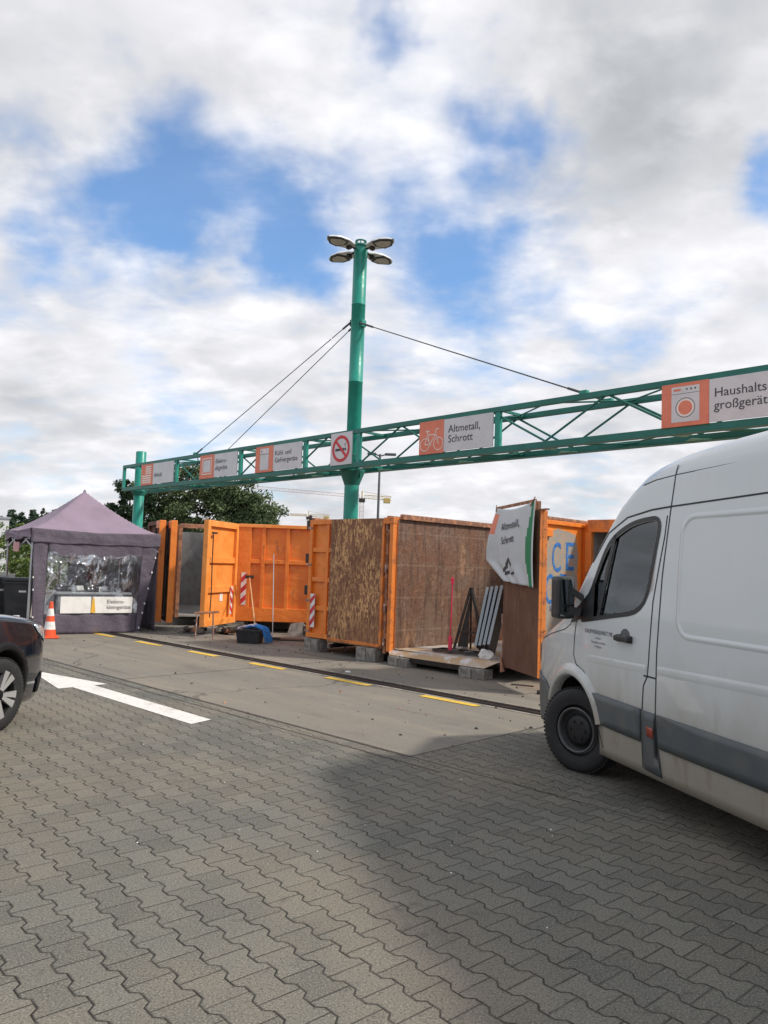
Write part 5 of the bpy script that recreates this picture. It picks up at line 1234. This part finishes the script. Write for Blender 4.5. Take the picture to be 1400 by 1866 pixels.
def rim_van(p, R_, h):
    mb = MB('rimdark', 'rimring'); r0 = R_*.60
    mb.lathe([(r0,-h*.9),(r0*.97,-h*.7),(r0*.9,-h*.45),(r0*.62,-h*.35),(r0*.60,-h*.62),(r0*.5,-h*.72),(r0*.2,-h*.75),(0.001,-h*.75)], 40, axis='Y', mis=[0,0,0,0,0,0,0])
    mb.lathe([(r0*.90,-h*.93),(r0*.88,-h*1.02),(r0*.82,-h*1.0),(r0*.80,-h*.8)], 40, axis='Y', mis=[1,1,1])
    for k in range(6): a = k*math.pi/3; mb.tube((math.cos(a)*r0*.35, -h*.72, math.sin(a)*r0*.35), (math.cos(a)*r0*.35, -h*.85, math.sin(a)*r0*.35), .012, 6)
    mb.build('rim', p)
for (x, s, st) in ((AX, -1, 24), (AX, 1, 24), (AX+3.66, -1, 0), (AX+3.66, 1, 0)):
    wheel(van, (x, s*.855, .342), .342, .225, st if s < 0 else 180+st, rim_van)
mb = MB('liner'); mb.box(1.45, 5.8, -.7, .7, .22, .30); mb.box(.3, 1.45, -.55, .55, .2, .3); mb.build('chassis', van)
mb = MB('headlamp'); mb.box(5.89, 5.92, -.95, -.80, .9, 1.3); mb.build('tail_lamp', van); mb = MB('reflector'); mb.box(5.89, 5.92, .80, .95, .9, 1.3); mb.build('tail_lamp', van)
# ================================================================ BLACK CAR
CH = 4.0                                                       # heading, degrees right of +Y
cu_ = Vector((-math.sin(R(CH)), -math.cos(R(CH)), 0)); cr_ = Vector((math.cos(R(CH)), -math.sin(R(CH)), 0))
HWc = .92; AXc = 1.0
corg = Vector((-3.42, 7.12, 0))-cu_*AXc-cr_*HWc
car = empty('black_car', corg, -90-CH, 'glossy black car nose with bright multi-spoke wheel at the left edge', 'car')
# local x rearwards, local y: rz=-90-CH maps x-> cu_; y -> right?  (x=cu_, y=z cross x)
ztc_tab = [(0,.70),(.03,.80),(.1,.88),(.22,.95),(.45,1.02),(.8,1.07),(1.15,1.11),(1.35,1.18),(1.8,1.42),(2.1,1.54),(2.6,1.60),(3.3,1.57),(3.9,1.42),(4.25,1.15),(4.35,.9),(4.38,.75)]
ztc = lambda x: sm_interp(ztc_tab, x)
zbc = lambda x: interp([(0,.30),(.08,.20),(.4,.18),(4.1,.20),(4.3,.28),(4.38,.4)], x)
def hwc(x, z):
    f = interp([(0,.74),(.04,.82),(.10,.88),(.2,.93),(.35,.965),(.6,.99),(1.0,1.0),(3.6,1.0),(4.1,.96),(4.3,.9),(4.38,.84)], x)
    t_ = interp([(.18,.93),(.35,.975),(.6,1.0),(.85,.99),(1.0,.955),(1.12,.91),(1.5,.74),(1.62,.68)], z)
    return HWc*f*t_
cc_ = lambda x: interp([(0,.10),(.3,.10),(1.2,.09),(1.8,.12),(3.6,.14),(4.38,.12)], x)
xs_ = [0,.01,.03,.06,.1,.15,.22,.3,.4,.52,.66,.8,.95,1.1,1.25,1.35,1.5,1.65,1.8,1.95,2.1,2.4,2.8,3.2,3.5,3.8,4.0,4.15,4.25,4.33,4.38]
vs, fs = body_loft(xs_, ztc, zbc, hwc, None, cc_, .2, 22, 7)
mb = MB('carpaint', 'liner'); mb.add(vs, fs, 0, True); cb = mb.build('body', car)
apply_bool(cb, [cyl_cut(AXc, .36, .385, s*1.2 if s < 0 else .55, -.55 if s < 0 else 1.2, 'liner') for s in (-1, 1)]+[cyl_cut(AXc+2.62, .36, .385, s*1.2 if s < 0 else .55, -.55 if s < 0 else 1.2, 'liner') for s in (-1, 1)])
# which local side faces the camera
side = 1 if (Matrix.Rotation(R(-90-CH), 4, 'Z') @ Vector((0, 1, 0))).x > 0 else -1
ysc = lambda x, z: -hwc(x, z)
def mirror_y(mb):
    if side > 0: mb.v = [(x, -y, z) for x, y, z in mb.v]
    return mb
mb = MB('carplastic')
def archc(mb, cx, r0, r1, a0, a1):
    nn = 30; vs = []
    for i in range(nn+1):
        a = R(a0+(a1-a0)*i/nn); c_, s_ = math.cos(a), math.sin(a)
        for (r, o_) in ((r0-.01, -.04), (r0, .014), (r0+.02, .018), (r1, .012), (r1+.004, .0)):
            x, z = cx+c_*r, .36+s_*r; vs.append((x, ysc(max(.02, x), z)-o_, z))
    mb.add(vs, [(i*5+j, i*5+j+1, (i+1)*5+j+1, (i+1)*5+j) for i in range(nn) for j in range(4)], 0, True)
archc(mb, AXc, .385, .45, -8, 188); archc(mb, AXc+2.62, .385, .45, -8, 188)
patch_on(mb, [(AXc+.45,.22),(AXc+2.2,.22),(AXc+2.2,.36),(AXc+.45,.36)], ysc, 0, thick=.015)
mirror_y(mb).build('arch_trim', car)
mb = MB('headlamp'); patch_on(mb, [(.05,.70),(.10,.84),(.24,.90),(.46,.94),(.38,.85),(.20,.76)], ysc, .006, thick=.006); mirror_y(mb).build('headlight', car)
mb = MB('headlamp'); patch_on(mb, [(.05,.70),(.10,.84),(.24,.90),(.46,.94),(.38,.85),(.20,.76)], ysc, .006, thick=.006); mb.v = [(x, y*(1 if side > 0 else -1), z) for x, y, z in mb.v]; mb.build('headlight', car)
mb = MB('seam'); strip_on(mb, [(.10,.87),(.35,.955),(.8,1.01),(1.2,1.05)], .008, ysc, .002); strip_on(mb, [(.52,.86),(.50,.76),(.47,.66)], .006, ysc, .002); strip_on(mb, [(1.35,1.0),(1.33,.6),(1.40,.3)], .007, ysc, .002); strip_on(mb, [(2.35,1.0),(2.35,.3)], .007, ysc, .002); mirror_y(mb).build('panel_gap', car)
mb = MB('carplastic'); mb.grid(lambda u, v: (-.012+.03*abs(2*u-1)**2, -.5+u, .32+.28*v), 10, 6); patch_on(mb, [(.03,.24),(.04,.40),(.16,.44),(.30,.38),(.28,.24)], ysc, .004, thick=.01); mirror_y(mb).build('bumper_grille', car, fix=False)
mb = MB('glass_car'); patch_on(mb, [(1.55,1.06),(2.0,1.36),(2.6,1.44),(3.3,1.40),(3.7,1.25),(3.75,1.08),(2.4,1.04)], ysc, .006); mirror_y(mb).build('side_window', car)
mb = MB('glass_car'); mb.grid(lambda u, v: (1.32+.68*v, (-.60+1.2*u)*(1-.12*v), ztc(1.32+.68*v)+.008-.02*abs(2*u-1)**3), 10, 8); mb.build('windscreen', car, fix=False)
def rim_car(p, R_, h):
    r0 = R_*.70
    mb = MB('carplastic', 'alloy'); mb.lathe([(r0,-h*.9),(r0*.96,-h*.85),(r0*.93,-h*.2),(r0*.15,-h*.2),(.001,-h*.2)], 40, axis='Y', mis=[1,0,0,0])
    mb.build('rim', p)
    mb = MB('alloy', 'carplastic')
    for k in range(10):
        a = 2*math.pi*k/10+(.10 if k % 2 else -.10); mb.M = Matrix.Rotation(-a, 4, 'Y'); 
        mb.add([(.035,-h*.86,-.012),(.035,-h*.86,.012),(r0*.95,-h*.93,.034),(r0*.95,-h*.93,-.034),(.035,-h*.5,-.012),(.035,-h*.5,.012),(r0*.95,-h*.6,.03),(r0*.95,-h*.6,-.03)], [(0,1,2,3),(4,7,6,5),(0,4,5,1),(1,5,6,2),(2,6,7,3),(3,7,4,0)])
    mb.M = I4.copy(); mb.lathe([(.05,-h*.85),(.045,-h*.95),(.001,-h*.97)], 20, axis='Y', mi=1); mb.build('spokes', p)
for (x, s) in ((AXc, -1), (AXc, 1), (AXc+2.62, -1), (AXc+2.62, 1)):
    wheel(car, (x, s*.80, .335), .335, .215, (0 if s < 0 else 180)+(-9 if x < 2 else 0), rim_car)
mb = MB('liner'); mb.box(.3, 4.1, -.6, .6, .17, .25); mb.build('chassis', car)
# ================================================================ BACKGROUND
# slender street lamp with two heads
sl = empty('street_lamp', (-.44, 57, 0), 0, 'slender grey twin-headed street lamp behind the gantry', 'street lamp')
MB('pole_grey').tube((0,0,0), (0,0,9.9), .12, 10, r2=.075).build('pole', sl)
for s, dx in ((-1, .95), (1, 1.2)):
    mb = MB('pole_grey', 'lampshell'); mb.tube((0,0,9.75), (s*dx*.4, 0, 9.9), .05, 8); mb.bbox(min(s*dx*.3, s*dx), max(s*dx*.3, s*dx), -.22, .22, 9.82, 9.98, .05); mb.build('lamp_head', sl)
# cranes
def lattice(mb, p, q, w_, n_, r=.09, mi=0):
    p = Vector(p); q = Vector(q); d = (q-p); ax = d.normalized(); up = Vector((0,0,1)) if abs(ax.z) < .8 else Vector((0,1,0)); s = ax.cross(up).normalized()*w_/2; t_ = s.cross(ax).normalized()*w_/2
    cs = [s+t_, s-t_, -s-t_, -s+t_]
    for c in cs: mb.bar(p+c, q+c, r*1.4, r*1.4, mi)
    for i in range(n_):
        a = p+d*i/n_; b = p+d*(i+1)/n_
        for j in range(4): mb.bar(a+cs[j], b+cs[(j+1) % 4], r, r, mi); mb.bar(a+cs[j], a+cs[(j+1) % 4], r, r, mi)
def crane(P, H_, jl, jr, rz, matj, matc, label, apex=3.2, w_=1.4, rise=0):
    c = empty('tower_crane', P, rz, label, 'crane', 'distant tower cranes')
    mb = MB('crane_p'); lattice(mb, (0,0,0), (0,0,H_), w_, 16, .08); mb.build('tower', c)
    mb = MB(matj); lattice(mb, (-1,0,H_+.6), (-jl,0,H_+.6+rise), 1.1, 26, .05); mb.build('jib', c)
    mb = MB(matc); lattice(mb, (1,0,H_+.6), (jr,0,H_+.2), 1.3, 6, .09); mb.bar((.5,0,H_+2.6),(jr,0,H_+1.1),.14,.14); mb.bbox(jr-3.0,jr-.4,-1,1,H_-1.6,H_+.3,.1); mb.build('counter_jib', c)
    mb = MB('steel_dark'); mb.bbox(-1.2,1.2,-1,1,H_-1.6,H_-.1,.1); mb.build('cab', c)
    mb = MB(matc); mb.bar((0,0,H_),(0,0,H_+apex),.35,.35); mb.build('apex', c)
    return c
crane((-8.8,300,0), 27.5, 43.5, 11.5, 4, 'crane_p', 'crane_y', 'distant tower crane with long pale jib and yellow counter jib, behind the mast', 2.8, 1.5, 1.9)
crane((-39.2,400,0), 25.6, 10, 11, 0, 'crane_y', 'crane_y', 'smaller distant tower crane just right of the round tree', 3.0, 1.4)
# building roof behind (dark flat roof with railing)
ob = empty('flat_roof_building', (-11.5,90,0), 0, 'distant low flat-roofed building with roof railing, above the orange container', 'building')
MB('block').box(-4,7,0,10,0,5.1).build('wall', ob); mb = MB('pole_grey'); mb.box(-4.2,7.2,-.2,10.2,5.1,5.3)
for k in range(9): mb.bar((-4+k*1.3,0,5.3),(-4+k*1.3,0,5.8),.06,.06)
mb.bar((-4,0,5.8),(7,0,5.8),.06,.06); mb.build('roof', ob)
wb = empty('white_building', (-33.0,62,0), 27, 'white flat building wall at the far left edge', 'building'); MB('signwhite').box(-8,2.5,0,8,0,4.35).build('wall', wb); MB('pallet').box(-8.1,2.6,-.1,8.1,4.35,4.5).build('roof', wb)
# --- trees
def leaf_cloud(mb, centre, rad, cnt, size, rnd, shell=.55, mi=0, droop=0):
    for _ in range(cnt):
        while True:
            v = Vector((rnd.uniform(-1,1), rnd.uniform(-1,1), rnd.uniform(-1,1)))
            if .05 < v.length <= 1: break
        v = v.normalized()*(shell+(1-shell)*rnd.random()**.6)*rnd.uniform(.86,1.1)
        p = Vector(centre)+Vector((v.x*rad[0], v.y*rad[1], v.z*rad[2]))
        a = Vector((rnd.gauss(0,1), rnd.gauss(0,1), rnd.gauss(0,1))).normalized(); b = a.orthogonal().normalized(); c = a.cross(b)
        s = size*rnd.uniform(.6,1.35)
        mb.add([p+b*s, p+c*s*.55, p-b*s, p-c*s*.55], [(0,1,2,3)], mi)
def tree(name, P, trunk_h, blobs, cnt, size, mat, label, cat='tree', group=None, seed=0, tr=.22, clumps=60, cs=.7):
    rnd = random.Random(seed); t_ = empty(name, P, rnd.uniform(0,360)*0, label, cat, group)
    mb = MB('bark'); mb.path([(0,0,0),(.05,.02,trunk_h*.5),(0,.05,trunk_h)], tr*.8, 8)
    for (c, r) in blobs: mb.tube((0,0,trunk_h*.7), c, tr*.4, 6, r2=tr*.12)
    mb.build('trunk', t_)
    mb = MB(mat); tot = sum(r[0]*r[2] for c, r in blobs)
    for (c, r) in blobs:
        k = max(3, int(clumps*r[0]*r[2]/tot))
        for _ in range(k):
            v = Vector((rnd.gauss(0,1), rnd.gauss(0,1), rnd.gauss(0,1))).normalized()*rnd.uniform(.45,1.0)
            cc = (c[0]+v.x*r[0], c[1]+v.y*r[1], c[2]+v.z*r[2]); q = cs*rnd.uniform(.6,1.2)
            leaf_cloud(mb, cc, (q, q, q*.7), int(cnt/clumps), size, rnd, .2)
    mb.build('crown', t_, fix=False); return t_
tree('broad_tree', (-10.2,45,0), 3.0, [((-1.4,0,5.9),(1.6,1.5,1.3)),((1.0,0,5.5),(1.9,1.5,1.3)),((-3.0,0,5.0),(1.5,1.3,1.3)),((2.9,0,4.5),(1.4,1.2,1.2)),((0,0,4.2),(3.4,1.6,1.2)),((-1.9,0,3.2),(2.4,1.4,1.1)),((2.6,0,3.2),(2.0,1.3,1.2))], 52000, .085, 'leaf', 'broad dark green leafy tree with rounded crown behind the gantry', seed=3, clumps=260, cs=.62)
tree('pine_tree', (-14.2,43,0), 4.2, [((-.1,0,5.3),(.8,.7,.7)),((.7,0,5.1),(.9,.8,.9)),((-.4,0,4.3),(1.05,.8,.7)),((.8,0,3.7),(1.2,.9,.8)),((-.2,0,3.1),(1.2,.9,.7))], 15000, .075, 'pine', 'ragged dark pine tree behind the left gantry post', seed=5, clumps=90, cs=.36)
for k in range(10):
    x = -82.5+k*1.55*1.0; h = [10.4,9.6,10.6,11.2,10.8,10.5,11.4,11.8,11.7,11.2][k]*(1.03)-.4
    tree('poplar_tree', (x*1.0, 160+(k % 3)*1.5, 0), 2.5, [((0,0,h*.42),(1.9,1.0,h*.40)),((.3,0,h*.70),(1.25,.8,h*.26))], 9000, .22, 'poplar', 'narrow dark poplar in the distant row at the left' , 'tree', 'poplars in the distant row', seed=20+k, clumps=210, cs=.42)
def shrub(P, r, label, seed, mat='shrub', cnt=2600, size=.06, group='shrubs left of the tent'):
    return tree('shrub', P, r[2]*.6, [((0,0,r[2]*.55),(r[0]*.8,r[1]*.8,r[2]*.5)),((r[0]*.4,0,r[2]*.75),(r[0]*.4,r[1]*.4,r[2]*.3))], cnt, size, mat, label, 'shrub', group, seed, .05, 30, .32)
shrub((-15.2,33,0), (1.5,1,2.6), 'yellow-green shrub seen through the left opening of the tent', 31)
shrub((-13.0,31,0), (1.6,1,2.2), 'leafy green shrub directly behind the tent', 32)
shrub((-16.6,31,0), (1.3,1,1.6), 'low green shrub at the far left edge', 33)
shrub((-10.8,32,0), (1.6,1,2.5), 'dark green shrub behind the right half of the tent', 34, 'leaf')
shrub((-18.5,38,0), (1.8,1,2.9), 'tall olive shrub beneath the white building', 35)
for k in range(8):
    shrub((-27+k*3.2,52+(k%3)*2,0), (2.2,1.2,3.0+(k%3)*.5), ['bushy green hedge shrub','olive hedge shrub','dark hedge shrub'][k%3]+' in the background hedge row', 50+k, ['shrub','leaf','shrub'][k%3], 1500, .11, 'hedge shrubs in the background')
